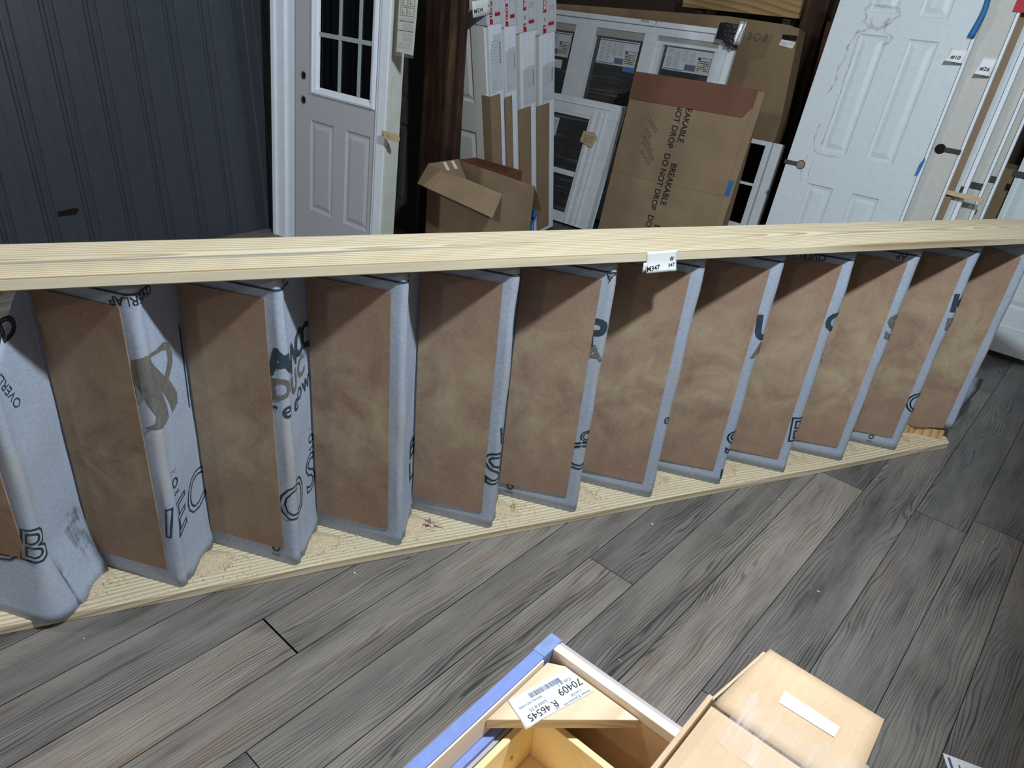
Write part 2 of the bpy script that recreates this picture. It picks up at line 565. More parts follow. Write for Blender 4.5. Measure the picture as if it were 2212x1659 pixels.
def panel_leaf(w, h, t, panels, prof=((0, 0), (0.006, 0.007), (0.020, 0.010), (0.046, 0.002))):
    """door leaf: x 0..w, z 0..h, front at y=0 with raised panels, opening rects as (x0,x1,z0,z1)"""
    m = MB()
    xs = sorted({0, w, *[p[0] for p in panels], *[p[1] for p in panels]})
    zs = sorted({0, h, *[p[2] for p in panels], *[p[3] for p in panels]})
    for i in range(len(xs) - 1):
        for j in range(len(zs) - 1):
            cx, cz = (xs[i] + xs[i + 1]) / 2, (zs[j] + zs[j + 1]) / 2
            if any(p[0] < cx < p[1] and p[2] < cz < p[3] for p in panels):
                continue
            m.poly([(xs[i], 0, zs[j]), (xs[i + 1], 0, zs[j]), (xs[i + 1], 0, zs[j + 1]), (xs[i], 0, zs[j + 1])])
    for p in panels:
        if len(p) > 4:
            continue
        rings = []
        for ins, dep in prof:
            rings.append([(p[0] + ins, dep, p[2] + ins), (p[1] - ins, dep, p[2] + ins), (p[1] - ins, dep, p[3] - ins), (p[0] + ins, dep, p[3] - ins)])
        for a, b in zip(rings, rings[1:]):
            for k in range(4):
                l = (k + 1) % 4
                m.poly([a[k], a[l], b[l], b[k]])
        m.poly(rings[-1])
    for q in ([(0, 0, 0), (0, t, 0), (w, t, 0), (w, 0, 0)], [(0, 0, h), (w, 0, h), (w, t, h), (0, t, h)], [(0, 0, 0), (0, 0, h), (0, t, h), (0, t, 0)], [(w, 0, 0), (w, t, 0), (w, t, h), (w, 0, h)]):
        m.poly(q)
    opens = [p for p in panels if len(p) > 4]
    if not opens:
        m.poly([(0, t, 0), (0, t, h), (w, t, h), (w, t, 0)])
    else:
        p = opens[0]
        for q in ((0, w, 0, p[2]), (0, w, p[3], h), (0, p[0], p[2], p[3]), (p[1], w, p[2], p[3])):
            m.poly([(q[0], t, q[2]), (q[0], t, q[3]), (q[1], t, q[3]), (q[1], t, q[2])])
        m.poly([(p[0], 0, p[2]), (p[0], t, p[2]), (p[0], t, p[3]), (p[0], 0, p[3])])
        m.poly([(p[1], 0, p[2]), (p[1], t, p[2]), (p[1], t, p[3]), (p[1], 0, p[3])])
        m.poly([(p[0], 0, p[2]), (p[1], 0, p[2]), (p[1], t, p[2]), (p[0], t, p[2])])
        m.poly([(p[0], 0, p[3]), (p[1], 0, p[3]), (p[1], t, p[3]), (p[0], t, p[3])])
    bmesh.ops.remove_doubles(m.bm, verts=m.bm.verts, dist=1e-5)
    return m


# ================================================================== SETTING
def make_floor():
    seams = [-0.374, -0.541, -0.700, -0.858, -1.030, -1.205, -1.384, -1.575, -1.758, -1.928]
    y = -0.374
    while y < 4.2:
        y += 0.178
        seams.append(y)
    y = -1.928
    while y > -5.5:
        y -= 0.178
        seams.append(y)
    seams.sort()
    bm = bmesh.new()
    lay = bm.loops.layers.float_color.new('tone')
    rr = random.Random(3)
    x0, x1 = -3.0, 7.0
    fixed = {-0.541: [0.448], -0.700: [1.9], -0.858: [0.2, 2.33], -1.030: [1.35], -1.205: [0.95, 3.2], -1.384: [2.5], -1.575: [1.15, 4.0]}
    for i in range(len(seams) - 1):
        s0, s1 = seams[i], seams[i + 1]
        cuts = [x0]
        if s0 in fixed:
            cuts += fixed[s0]
        else:
            x = x0 + rr.uniform(0.6, 2.4)
            while x < x1 - 0.5:
                cuts.append(x)
                x += rr.uniform(1.4, 2.6)
        cuts.append(x1)
        for j in range(len(cuts) - 1):
            g = 0.0012
            a, b = cuts[j] + g, cuts[j + 1] - g
            if abs(cuts[j + 1] - 0.448) < 1e-6:
                b -= 0.0035
            c, d = s0 + g, s1 - g
            left = max(0.0, min(1.0, 0.85 - max(a, -0.5) * 0.40))
            wm = max(0, min(1, left * rr.uniform(0.3, 1.0)))
            if s0 == -0.541 and j == 0:
                wm = 1.0
            if s0 > -0.5 and b < 2:
                wm = 0.5 * wm
            col = (wm, rr.random(), rr.random(), 1)
            n = max(1, int((b - a) / 0.5))
            for k in range(n):
                xa, xb = a + (b - a) * k / n, a + (b - a) * (k + 1) / n
                f = bm.faces.new([bm.verts.new(p) for p in ((xa, c, 0), (xb, c, 0), (xb, d, 0), (xa, d, 0))])
                for l in f.loops:
                    l[lay] = col
    # dark bed in the joints
    f0 = len(bm.faces)
    f = bm.faces.new([bm.verts.new(p) for p in ((x0, seams[0], -0.006), (x1, seams[0], -0.006), (x1, seams[-1], -0.006), (x0, seams[-1], -0.006))])
    f.material_index = 1
    me = D.meshes.new('floor')
    bm.to_mesh(me)
    bm.free()
    me.materials.append(MT['floor'])
    me.materials.append(MT['gap'])
    o = D.objects.new('floor', me)
    C.objects.link(o)
    o.rotation_euler = (0, 0, R(26))
    return structure(o)


make_floor()


def wall(name, pts, th, mat):
    m = MB()
    m.prism([(*W3(a, b)[:2], 0) for a, b in pts], (0, 0, th))
    return structure(m.build(name, mat))


wall('wall_back', [(5.9, -4.2), (6.0, -4.2), (6.0, 5.5), (5.9, 5.5)], 4.0, 'wall')
wall('wall_left', [(-3.0, -4.2), (5.9, -4.2), (5.9, -4.1), (-3.0, -4.1)], 4.0, 'wall')
# unseen deck added over the right-hand aisle to shade the floor below it
m = MB()
pts = []
d1, d2 = Vector((math.cos(R(30)), math.sin(R(30)), 0)), Vector((math.sin(R(30)), -math.cos(R(30)), 0))
o0 = Vector((1.75, -1.18, 2.30))
m.prism([o0 - d1 * 1.6, o0 + d1 * 4.2, o0 + d1 * 4.2 + d2 * 3.0, o0 - d1 * 1.6 + d2 * 3.0], (0, 0, 0.2))
structure(m.build('shade_deck', 'plank'))

# ================================================================== STAIRCASE
T, WD, SB = 0.0285, 0.9813, 0.2372
U1, PT = 0.371, 0.318
stair = tag(empty('staircase', (0, 0, 0)), 'long pine staircase lying on its side, its steps wrapped in grey paper', 'staircase')

m = MB()
m.prism([(-0.45, 0, 0), (3.522, 0, 0), (3.70, SB, 0), (-0.45 + 0.0, SB, 0)], (0, 0, T))
bmesh.ops.bevel(m.bm, geom=[e for e in m.bm.edges], offset=0.002, segments=1, affect='EDGES')
# left end is cut on the slant
bmesh.ops.bisect_plane(m.bm, geom=list(m.bm.verts) + list(m.bm.edges) + list(m.bm.faces), plane_co=(-0.07, -0.003, 0), plane_no=(-0.17, 0.98, 0) if False else (-0.20, 0.98, 0), clear_outer=False)
m.build('stringer', 'pine2', stair)
m = MB()
m.prism([(-0.75, 0, WD - T), (3.85, 0, WD - T), (3.85, 0.205, WD - T), (3.60, SB, WD - T), (-0.75, SB, WD - T)], (0, 0, T))
bmesh.ops.bevel(m.bm, geom=[e for e in m.bm.edges], offset=0.003, segments=2, affect='EDGES')
m.build('stringer', 'pine', stair)

# step profile in plan, one continuous line from left to right
TD = Vector((-0.804, 0.595))          # along a tread, towards the back
NRM = Vector((-0.595, -0.804))        # out of a tread


def tip(k):
    return U1 + (k - 1) * PT


prof = []      # (u, v, kind, step)
KS = list(range(0, 12))
for k in KS:
    u = tip(k)
    pin = Vector((u - 0.245, 0.190))
    pf = Vector((u - 0.0285, 0.0215))
    for t in (0.02, 0.2, 0.4, 0.6, 0.8, 0.93, 1.0):
        p = pin.lerp(pf, t)
        prof.append((p.x, p.y, 'tread', k))
    c = Vector((u - 0.0175, 0.0365))
    for i in range(1, 9):
        a = R(233.5 + i * (372 - 233.5) / 8)
        prof.append((c.x + 0.0182 * math.cos(a), c.y + 0.0182 * math.sin(a), 'nose', k))
    e = Vector((u + 0.0003, 0.0403))
    nin = Vector((u + 0.073, 0.190))
    if k == 11:
        for t in (0.2, 0.4, 0.6):
            p = e.lerp(nin, t)
            prof.append((p.x, p.y, 'riser', k))
        break
    for t in (0.12, 0.3, 0.5, 0.7, 0.88, 0.97):
        p = e.lerp(nin, t)
        sag = 0.006 * math.sin(t * PI)
        p = p + Vector((0.9, -0.43)) * (-sag) * 0.4
        prof.append((p.x, p.y, 'riser', k))
SL = [0.0]
for a, b in zip(prof, prof[1:]):
    SL.append(SL[-1] + math.hypot(b[0] - a[0], b[1] - a[1]))


def on_paper(s, lift=0.0):
    s = max(0.0, min(SL[-1] - 1e-6, s))
    lo, hi = 0, len(SL) - 1
    while hi - lo > 1:
        md = (lo + hi) // 2
        if SL[md] <= s:
            lo = md
        else:
            hi = md
    t = (s - SL[lo]) / max(1e-9, SL[hi] - SL[lo])
    a, b = prof[lo], prof[hi]
    d = Vector((b[0] - a[0], b[1] - a[1])).normalized()
    n = Vector((d.y, -d.x))
    return Vector((a[0] + (b[0] - a[0]) * t + n.x * lift, a[1] + (b[1] - a[1]) * t + n.y * lift))


def s_of(k, kind, t=0.5):
    ids = [i for i, p in enumerate(prof) if p[2] == kind and p[3] == k]
    a, b = SL[ids[0]], SL[ids[-1]]
    return a + (b - a) * t


def wrinkle(s, z):
    return 0.0022 * math.sin(s * 23 + 3 * math.sin(z * 7)) * math.sin(z * 11 + s * 5) + 0.0012 * math.sin(s * 61 + z * 17)


def paper_top(s, j):
    s_cut = s_of(0, 'riser', 0.97)
    if s < s_cut:
        return max(0.70, 0.8785 + (s - 0.426) * 1.1) + 0.004 * math.sin(s * 190)
    return 0.9525


bm = bmesh.new()
dl = bm.verts.layers.float.new('dust')
NZ = 26
rows = []
for i, (p, s) in enumerate(zip(prof, SL)):
    col = []
    zt = paper_top(s, i)
    zlo = T + 0.001
    if p[3] == 11 and s > s_of(11, 'tread', 0.05):
        zlo = 0.092
    for j in range(NZ + 1):
        t = j / NZ
        z = zlo + (zt - zlo) * t
        lift = wrinkle(s, z)
        if p[2] == 'tread':
            lift = min(0.0, lift * 0.3) - 0.0005
        if p[2] == 'riser':
            lift += 0.006 * math.sin(max(0.0, min(1.0, (z - 0.02) / 0.2)) * PI) * (0.6 if p[3] < 6 else 0.2)
        if z < 0.10 and p[2] in ('riser',):
            lift += (0.10 - z) * 0.12
        if p[3] == 0 and z < 0.22:
            lift += (0.22 - z) * 0.22
        q = on_paper(s, lift)
        v = bm.verts.new((q.x, q.y, z))
        du = 0.0
        if p[2] == 'nose':
            du = 0.9
        elif p[2] == 'riser':
            du = 0.25
        elif p[2] == 'tread':
            du = 0.25
        v[dl] = du * (0.35 + 0.65 * math.sin(max(0, min(1, (z - 0.12) / 0.7)) * PI))
        col.append(v)
    rows.append(col)
for a, b in zip(rows, rows[1:]):
    for j in range(NZ):
        bm.faces.new((a[j], b[j], b[j + 1], a[j + 1]))
# loose flap behind the last step
fl = [(3.845, 0.209, 0.22), (3.939, 0.206, 0.20), (3.841, 0.151, 0.18), (3.812, 0.152, 0.16), (3.710, 0.108, 0.13), (3.612, 0.074, 0.10), (3.582, 0.072, 0.10), (3.60, 0.082, 0.15), (3.70, 0.14, 0.20)]
fv = [bm.verts.new(p) for p in fl]
bm.faces.new(fv)
# scrap under the last step
bm.faces.new([bm.verts.new(p) for p in ((3.30, 0.165, 0.072), (3.47, 0.115, 0.075), (3.46, 0.18, 0.11), (3.31, 0.21, 0.11))])
me = D.meshes.new('building_paper')
bm.to_mesh(me)
bm.free()
me.materials.append(MT['paper'])
for p in me.polygons:
    p.use_smooth = True
paper = D.objects.new('building_paper', me)
C.objects.link(paper)
paper.parent = stair
paper['label'] = 'grey blue printed building paper'
md = paper.modifiers.new('thickness', 'SOLIDIFY')
md.thickness = 0.0008
md.offset = -1
# the last step has no paper below its board
# treads, risers and hardboard panels
for k in range(0, 12):
    u = tip(k)
    pin = Vector((u - 0.243, 0.195))
    pf = Vector((u - 0.030, 0.0375))
    back = -NRM * 0.022
    a, b = pin - NRM * 0.002, pf - NRM * 0.0
    m = MB()
    zt, zb = WD - T - 0.001, T + 0.001
    if k == 11:
        zb = 0.095
    if k == 0:
        zt = 0.80
    pts = [(a.x, a.y, zb), (b.x, b.y, zb), (b.x + back.x, b.y + back.y, zb), (a.x + back.x, a.y + back.y, zb)]
    m.prism(pts, (0, 0, zt - zb))
    m.build('tread', 'tread', stair)
    if k < 11:
        e = Vector((u - 0.008, 0.062))
        nin = Vector((u + 0.066, 0.203))
        n2 = Vector((-0.88, 0.46)) * 0.016
        m = MB()
        zr = zt
        m.prism([(e.x, e.y, zb), (nin.x, nin.y, zb), (nin.x + n2.x, nin.y + n2.y, zb), (e.x + n2.x, e.y + n2.y, zb)], (0, 0, zr - zb))
        m.build('riser', 'tread', stair)
    # protective hardboard
    r = random.Random(40 + k)
    p0 = Vector((u - 0.0450, 0.0362)) + NRM * 0.0010
    p1 = p0 + TD * 0.2425
    z0, z1 = 0.0895, 0.8930
    if k == 0:
        z1 = 0.56
    cor = [(p1.x, p1.y, z0 + r.uniform(-0.003, 0.003)), (p0.x, p0.y, z0 + r.uniform(-0.003, 0.003)), (p0.x, p0.y, z1 + r.uniform(-0.003, 0.003)), (p1.x, p1.y, z1 + r.uniform(-0.003, 0.003))]
    if k == 11:
        mid = p0.lerp(p1, 0.45)
        cor = [(p1.x, p1.y, 0.086), (mid.x, mid.y, 0.072), (p0.x, p0.y, 0.092), (p0.x, p0.y, 0.885), (p1.x, p1.y, 0.935)]
    m = MB()
    m.prism(cor, (NRM.x * 0.0032, NRM.y * 0.0032, 0))
    hb = m.build('protection_board', 'hard', stair)

# wood blocks under the right and left ends
m = MB()
m.prism([(3.345, 0.128, T), (3.419, 0.106, T), (3.500, 0.028, T), (3.545, 0.060, T), (3.545, 0.2, T), (3.345, 0.2, T)], (0, 0, 0.044))
m.build('end_block', 'block', stair)
m = MB()
m.prism([(3.64, 0.10, WD - T), (3.80, 0.07, WD - T), (3.83, 0.16, WD - T), (3.66, 0.19, WD - T)], (0, 0, -0.05))
m.build('end_block', 'block', stair)
m = MB()
m.prism([(-0.20, 0.10, WD - T), (0.092, 0.125, WD - T), (0.092, 0.16, WD - T), (-0.20, 0.16, WD - T)], (0, 0, -0.05))
m.prism([(-0.20, 0.11, 0.84), (0.02, 0.125, 0.84), (0.09, 0.128, WD - T - 0.05), (-0.20, 0.11, WD - T - 0.05)], (0, 0.03, 0))
m.build('end_block', 'block', stair)


# --- print on the paper
def wrap(me, s0, z0, ang, name, mat, lift=0.0012, flip=False):
    bm = bmesh.new()
    bm.from_mesh(me)
    D.meshes.remove(me)
    ca, sa = math.cos(ang), math.sin(ang)
    for v in bm.verts:
        x, y = v.co.x, v.co.y
        v.co = Vector((s0 + ca * x - sa * y, z0 + sa * x + ca * y, 0))
    xs = [v.co.x for v in bm.verts]
    if not xs:
        return None
    lo, hi = min(xs), max(xs)
    for s in SL:
        if lo < s < hi:
            bmesh.ops.bisect_plane(bm, geom=list(bm.verts) + list(bm.edges) + list(bm.faces), plane_co=(s, 0, 0), plane_no=(1, 0, 0))
    dead = []
    for v in bm.verts:
        s, z = v.co.x, v.co.y
        lf = wrinkle(s, z)
        q0 = on_paper(s)
        i = max(0, min(len(SL) - 1, next((j for j, x in enumerate(SL) if x >= s), len(SL) - 1)))
        kind = prof[i][2]
        if kind == 'tread':
            lf = 0.0
        elif kind == 'riser':
            lf += 0.006 * math.sin(max(0.0, min(1.0, (z - 0.02) / 0.2)) * PI) * (0.6 if prof[i][3] < 6 else 0.2)
            if z < 0.10:
                lf += (0.10 - z) * 0.12
        if prof[i][3] == 0 and z < 0.22:
            lf += (0.22 - z) * 0.22
        q = on_paper(s, lf + lift)
        v.co = Vector((q.x, q.y, z))
    m2 = D.meshes.new(name)
    bm.to_mesh(m2)
    bm.free()
    m2.materials.append(MT[mat])
    o = D.objects.new(name, m2)
    C.objects.link(o)
    o.parent = paper
    return o


def ptxt(s, txt, size, s0, z0, ang, mat, **kw):
    return wrap(text_mesh(txt, size, **kw), s0, z0, ang, 'printed_lettering', mat)


def pshape(pts, s0, z0, mat, name='printed_mark', sc=1.0, lift=0.0012):
    m = MB()
    m.poly([(x * sc, y * sc, 0) for x, y in pts])
    bmesh.ops.triangulate(m.bm, faces=m.bm.faces)
    me = D.meshes.new('x')
    m.bm.to_mesh(me)
    m.bm.free()
    return wrap(me, s0, z0, 0, name, mat, lift)


for k in range(1, 11):       # overlap line near the upper edge
    a, b = s_of(k, 'tread', 0.03), s_of(k, 'riser', 0.1)
    n = 26
    me = D.meshes.new('x')
    bm2 = bmesh.new()
    prev = None
    for i in range(n + 1):
        t = i / n
        x = a + (b - a) * t
        z = 0.921 - (0.016 if t > 0.8 else 0.0) * 0 + 0.004 * math.sin(k * 2.1)
        cur = (bm2.verts.new((x, z - 0.0028, 0)), bm2.verts.new((x, z + 0.0028, 0)))
        if prev:
            bm2.faces.new((prev[0], cur[0], cur[1], prev[1]))
        prev = cur
    bm2.to_mesh(me)
    bm2.free()
    wrap(me, 0, 0, 0, 'printed_line', 'ink', 0.0010)
# words along the upper edge, printed upside down
ptxt(0, 'OVERLAP', 0.034, 0.772, 0.908, PI + 0.08, 'inkblack')
ptxt(0, 'OVERLAP', 0.032, s_of(8, 'tread', 0.45), 0.908, PI, 'inkblack')
ptxt(0, 'RLA', 0.032, s_of(5, 'nose', 0.3), 0.902, PI, 'inkblack')
ptxt(0, 'AP', 0.032, s_of(9, 'tread', 0.82), 0.908, PI, 'inkblack')
ptxt(0, 'OVERLAP', 0.034, 0.330, 0.70, PI * 0.62, 'ink')
for k, t in ((2, 0.95), (3, 0.9), (4, 0.9)):
    ptxt(0, 'CAP', 0.016, s_of(k, 'nose', t), 0.938, PI, 'inkblack')


def cap_nail(s, z, size=1.0, half=False):
    if not half:
        ptxt(0, 'CAP', 0.015 * size, s, z + 0.030 * size, 0, 'greytext')
    ptxt(0, 'O', 0.036 * size, s, z, 0, 'ink', bold=0.001)
    ptxt(0, 'NAIL', 0.015 * size, s, z - 0.028 * size, 0, 'ink')


cap_nail(0.806, 0.370, 1.15)
cap_nail(1.428, 0.372, 1.15)
cap_nail(1.181, 0.080, 0.9, True)
cap_nail(s_of(5, 'tread', 0.16), 0.074, 0.9, True)
cap_nail(s_of(10, 'tread', 0.62), 0.072, 0.8, True)
ptxt(0, 'D', 0.075, 0.389, 0.825, 0.1, 'ink', outline=0.003)
# first wide riser: leaf shaped emblem, bar and outlined letters
EMB = [(0.7321, 0.7544), (0.7708, 0.7665), (0.8205, 0.7595), (0.8609, 0.7634), (0.886, 0.7492), (0.8983, 0.7185), (0.8885, 0.6913), (0.8566, 0.6619), (0.8847, 0.6071), (0.8804, 0.5758), (0.852, 0.5625), (0.8452, 0.5958), (0.8184, 0.6502), (0.8316, 0.5912), (0.8299, 0.5615), (0.798, 0.5542), (0.7593, 0.5622), (0.7355, 0.5636), (0.7665, 0.5786), (0.7716, 0.5983), (0.7504, 0.6529), (0.7321, 0.6927)]
pshape(EMB, 0, 0, 'inkgrey')
pshape([(0.7818, 0.7536), (0.8456, 0.7458), (0.8656, 0.738), (0.8639, 0.7101), (0.8396, 0.6775), (0.8048, 0.724)], 0, 0, 'paper', lift=0.0019)
pshape([(-0.003, 0.125), (0.003, 0.125), (0.003, -0.125), (-0.003, -0.125)], 0.945, 0.65, 'ink', name='printed_line')
ptxt(0, 'I', 0.14, 0.757, 0.262, 0.1, 'ink', outline=0.0024, shear=0.25)
ptxt(0, 'E', 0.145, 0.815, 0.258, 0.12, 'ink', outline=0.0026, shear=0.25)
ptxt(0, 'C', 0.165, 0.915, 0.262, 0.1, 'ink', outline=0.0026, shear=0.2)
ptxt(0, 'B', 0.15, 0.272, 0.258, -0.05, 'ink', outline=0.0028, shear=0.2)
ptxt(0, 'O', 0.15, 0.178, 0.24, -0.05, 'ink', outline=0.0028, shear=0.2)
# second riser
for ch, sz, ps, pz, ink, bd in (('A', 0.105, 1.235, 0.720, 'ink', 0.004), ('W', 0.105, 1.310, 0.706, 'ink', 0.004), ('O', 0.105, 1.376, 0.719, 'ink', 0.004), ('O', 0.105, 1.432, 0.716, 'ink', 0.004),
                           ('D', 0.085, 1.237, 0.640, 'inkgrey', 0.003), ('U', 0.085, 1.312, 0.628, 'inkgrey', 0.003), ('C', 0.085, 1.378, 0.642, 'inkgrey', 0.003),
                           ('r', 0.080, 1.212, 0.567, 'ink', 0.0008), ('e', 0.080, 1.253, 0.566, 'ink', 0.0008), ('e', 0.080, 1.320, 0.552, 'ink', 0.0008), ('o', 0.080, 1.357, 0.568, 'ink', 0.0008), ('w', 0.080, 1.410, 0.571, 'ink', 0.0008)):
    ptxt(0, ch, sz, ps, pz, 0.12, ink, bold=bd)
ptxt(0, 'O', 0.175, 1.270, 0.262, 0.1, 'ink', outline=0.0028, shear=0.1)
ptxt(0, 'S', 0.175, 1.405, 0.262, 0.1, 'ink', outline=0.0028, shear=0.1)
# third to tenth risers and noses: slivers of the same lettering
ptxt(0, 'B', 0.11, 1.905, 0.295, 0.1, 'ink', bold=0.001)
ptxt(0, 'L', 0.11, 1.905, 0.205, 0.1, 'ink', bold=0.001)
pshape([(-0.003, 0.125), (0.003, 0.125), (0.003, -0.125), (-0.003, -0.125)], 2.226, 0.644, 'ink', name='printed_line')
for ch, sz, ps, pz, ink, kw in (
        ('S', 0.17, 2.202, 0.270, 'ink', dict(outline=0.003)), ('K', 0.09, 2.235, 0.397, 'ink', {}),
        ('P', 0.13, 2.664, 0.720, 'ink', dict(bold=0.004)), ('A', 0.08, 2.664, 0.650, 'inkgrey', dict(bold=0.002)),
        ('C', 0.15, 2.665, 0.265, 'ink', dict(outline=0.003)), ('o', 0.09, 2.690, 0.345, 'ink', dict(outline=0.002)),
        ('e', 0.06, s_of(6, 'nose', 0.2), 0.36, 'ink', {}),
        ('U', 0.13, s_of(7, 'nose', 0.5), 0.69, 'ink', dict(bold=0.004)), ('A', 0.08, s_of(7, 'nose', 0.4), 0.605, 'inkgrey', dict(bold=0.003)),
        ('S', 0.14, s_of(7, 'nose', 0.5), 0.220, 'ink', dict(outline=0.003)), ('I', 0.05, s_of(7, 'nose', 0.3), 0.075, 'ink', dict(bold=0.006)),
        ('O', 0.10, s_of(8, 'nose', 0.5), 0.686, 'ink', dict(bold=0.004)), ('I', 0.06, s_of(8, 'nose', 0.5), 0.54, 'ink', dict(bold=0.002)),
        ('B', 0.15, s_of(8, 'nose', 0.5), 0.232, 'ink', dict(outline=0.003)),
        ('S', 0.14, s_of(9, 'nose', 0.4), 0.640, 'inkgrey', dict(bold=0.005)), ('J', 0.13, s_of(9, 'nose', 0.5), 0.230, 'ink', dict(outline=0.003)),
        ('K', 0.10, s_of(10, 'nose', 0.5), 0.72, 'ink', dict(bold=0.004)), ('R', 0.07, s_of(10, 'nose', 0.4), 0.63, 'inkgrey', dict(bold=0.003)),
        ('O', 0.13, s_of(10, 'nose', 0.5), 0.270, 'ink', dict(outline=0.003))):
    ptxt(0, ch, sz, ps, pz, 0.12, ink, **kw)
# damp smear low on the first paper
sm = MB()
rr = random.Random(5)
for i in range(9):
    x = s_of(0, 'riser', 0.45) + rr.uniform(0, 0.07)
    z = 0.245 + rr.uniform(-0.03, 0.02)
    l = rr.uniform(0.05, 0.13)
    w = rr.uniform(0.004, 0.012)
    sm.poly([(x - w, z, 0), (x + w, z, 0), (x + w * 0.5, z - l, 0), (x - w * 0.4, z - l, 0)])
me = D.meshes.new('x')
sm.bm.to_mesh(me)
sm.bm.free()
wrap(me, 0, 0, 0, 'smear', 'greydust', 0.0014)
# the steps stand a little out of square: their feet drift along the stringer
for o in list(stair.children) + list(paper.children):
    if o.name.split('.')[0] in ('stringer', 'end_block'):
        continue
    for v in o.data.vertices:
        v.co.x += (0.012 - 0.0085 * v.co.x) * max(0.0, 1.0 - v.co.z / 0.85)

# --- price tag on the upper stringer
tg = MB()


def tagf(u, v):
    x = 1.716 + 0.104 * u + 0.006 * (v - 0.5)
    z = 0.984 + 0.004 * u - v * 0.064 - 0.006 * (u > 0.85) * 0
    y = -0.0022 - 0.016 * max(0, v - 0.45) ** 1.5 - 0.012 * max(0, u - 0.8) * v
    return (x, y, z)


tg.grid(tagf, 10, 8)
pt = tg.build('price_tag', 'white', None, True, 0.0006)
tag(pt, 'small white paper tag numbered M347 hanging from the upper stringer', 'tag')


def bent_text(txt, size, f, wx, wz, u0, v0, mat, parent, lift=(0, -0.0009, 0), slant=0.0, **kw):
    """lettering laid on the bent sheet f(u, v); wx, wz are its width and height, v runs down"""
    me = text_mesh(txt, size, **kw)
    for v in me.vertices:
        x, y = v.co.x, v.co.y
        y += slant * x
        v.co = Vector(f(u0 + x / wx, v0 - y / wz)) + Vector(lift)
    me.materials.clear()
    me.materials.append(MT[mat])
    o = D.objects.new('handwriting', me)
    C.objects.link(o)
    o.parent = parent
    return o


bent_text('M347', 0.0200, tagf, 0.104, 0.064, 0.235, 0.78, 'pen', pt, slant=0.08, bold=0.0005)
bent_text('#', 0.0200, tagf, 0.104, 0.064, 0.84, 0.40, 'pen', pt, bold=0.0003)
bent_text('347', 0.0150, tagf, 0.104, 0.064, 0.84, 0.70, 'pen', pt, slant=0.1, bold=0.0003)
m = MB()
m.grid(lambda u, v: (1.7075 + 0.011 * u, -0.0015 - 0.002 * math.sin(u * PI), 0.952 - v * 0.030), 4, 3)
m.build('tape_end', 'white', pt, True, 0.0005)

# --- sawdust heaps and shavings on the lower stringer
rr = random.Random(11)
m = MB()


def chip(m, x, y, z, l, w, a, tl=0.3):
    d = Vector((math.cos(a), math.sin(a), rr.uniform(-tl, tl))) * l
    n = Vector((-math.sin(a), math.cos(a), rr.uniform(-tl, tl))) * w
    p = Vector((x, y, z + 0.0012 + abs(d.z) / 2 + abs(n.z) / 2))
    m.poly([p - d / 2 - n / 2, p + d / 2 - n / 2, p + d / 2 + n / 2, p - d / 2 + n / 2])


for k in range(0, 11):
    cx, cy = tip(k) + 0.058, 0.115
    big = 1.25 if k < 4 else 0.85
    # low mound squeezed into the valley between two steps
    def mound(u, v, cx=cx, cy=cy, big=big, k=k):
        ang = u * 2 * PI
        r = v
        x = cx + r * 0.058 * big * math.cos(ang) * (1.0 + 0.25 * math.sin(3 * ang + k)) + 0.020 * r * math.sin(ang) * -0.6
        y = cy + r * 0.060 * math.sin(ang)
        y2 = y - 0.01 * r
        h = 0.014 * big * (1 - r ** 1.3) + 0.0015 * math.sin(x * 400) * (1 - r)
        return (x, y2, T + 0.0004 + max(0.0, h))
    m.grid(mound, 20, 7)
    for i in range(200 if k < 5 else 130):
        t = rr.gauss(0, 0.05)
        chip(m, cx + t + 0.01, cy - abs(rr.gauss(0, 0.04)) * 0.9, T + rr.uniform(0, 0.006), rr.uniform(0.003, 0.012), rr.uniform(0.0008, 0.002), rr.uniform(0, PI))
for i in range(420):
    x = rr.uniform(0.05, 3.45)
    chip(m, x, rr.uniform(0.003, 0.03), T, rr.uniform(0.002, 0.007), rr.uniform(0.0007, 0.002), rr.uniform(0, PI), 0.1)
tag(m.build('sawdust', 'sawdust', None, False, 0, False), 'loose sawdust and shavings along the lower stringer of the staircase', 'sawdust', kind='stuff')


def leaf_thing(name, x, y, s, rot, mat, label, lobes=True):
    m = MB()
    pts = []
    out = [(0, -1.0, ), (0.10, -0.5), (0.45, -0.45), (0.22, -0.2), (0.62, 0.05), (0.25, 0.2), (0.5, 0.5), (0.15, 0.55), (0.0, 1.0)] if lobes else [(0, -1), (0.16, -0.6), (0.26, 0), (0.2, 0.5), (0, 1)]
    full = out + [(-a, b) for a, b in out[-2:0:-1]]
    c, sn = math.cos(rot), math.sin(rot)
    vs = []
    mid = {}
    for a, b in full:
        zz = 0.004 + 0.010 * abs(a) + 0.005 * math.sin(b * 5 + 1)
        vs.append(Vector((x + s * (c * a - sn * b), y + s * (sn * a + c * b), T + 0.002 + max(0, zz) * s / 0.03)))
    cen = [Vector((x + s * (-sn * b), y + s * (c * b), T + 0.003 + 0.002 * s / 0.03)) for b in (-0.6, 0, 0.6)]
    n = len(vs)
    for i in range(n):
        j = (i + 1) % n
        b = (full[i][1] + full[j][1]) / 2
        ce = cen[0] if b < -0.33 else cen[1] if b < 0.33 else cen[2]
        m.poly([vs[i], vs[j], ce])
    m.poly(cen)
    o = m.build(name, mat, None, False, 0.0006)
    st = MB()
    st.tube([cen[0], Vector((x + s * sn * 1.0, y - s * c * 1.0, T + 0.004)), Vector((x + s * sn * 1.5, y - s * c * 1.5, T + 0.003))], 0.0009)
    st.build('stem', mat, o)
    return tag(o, label, 'leaf')


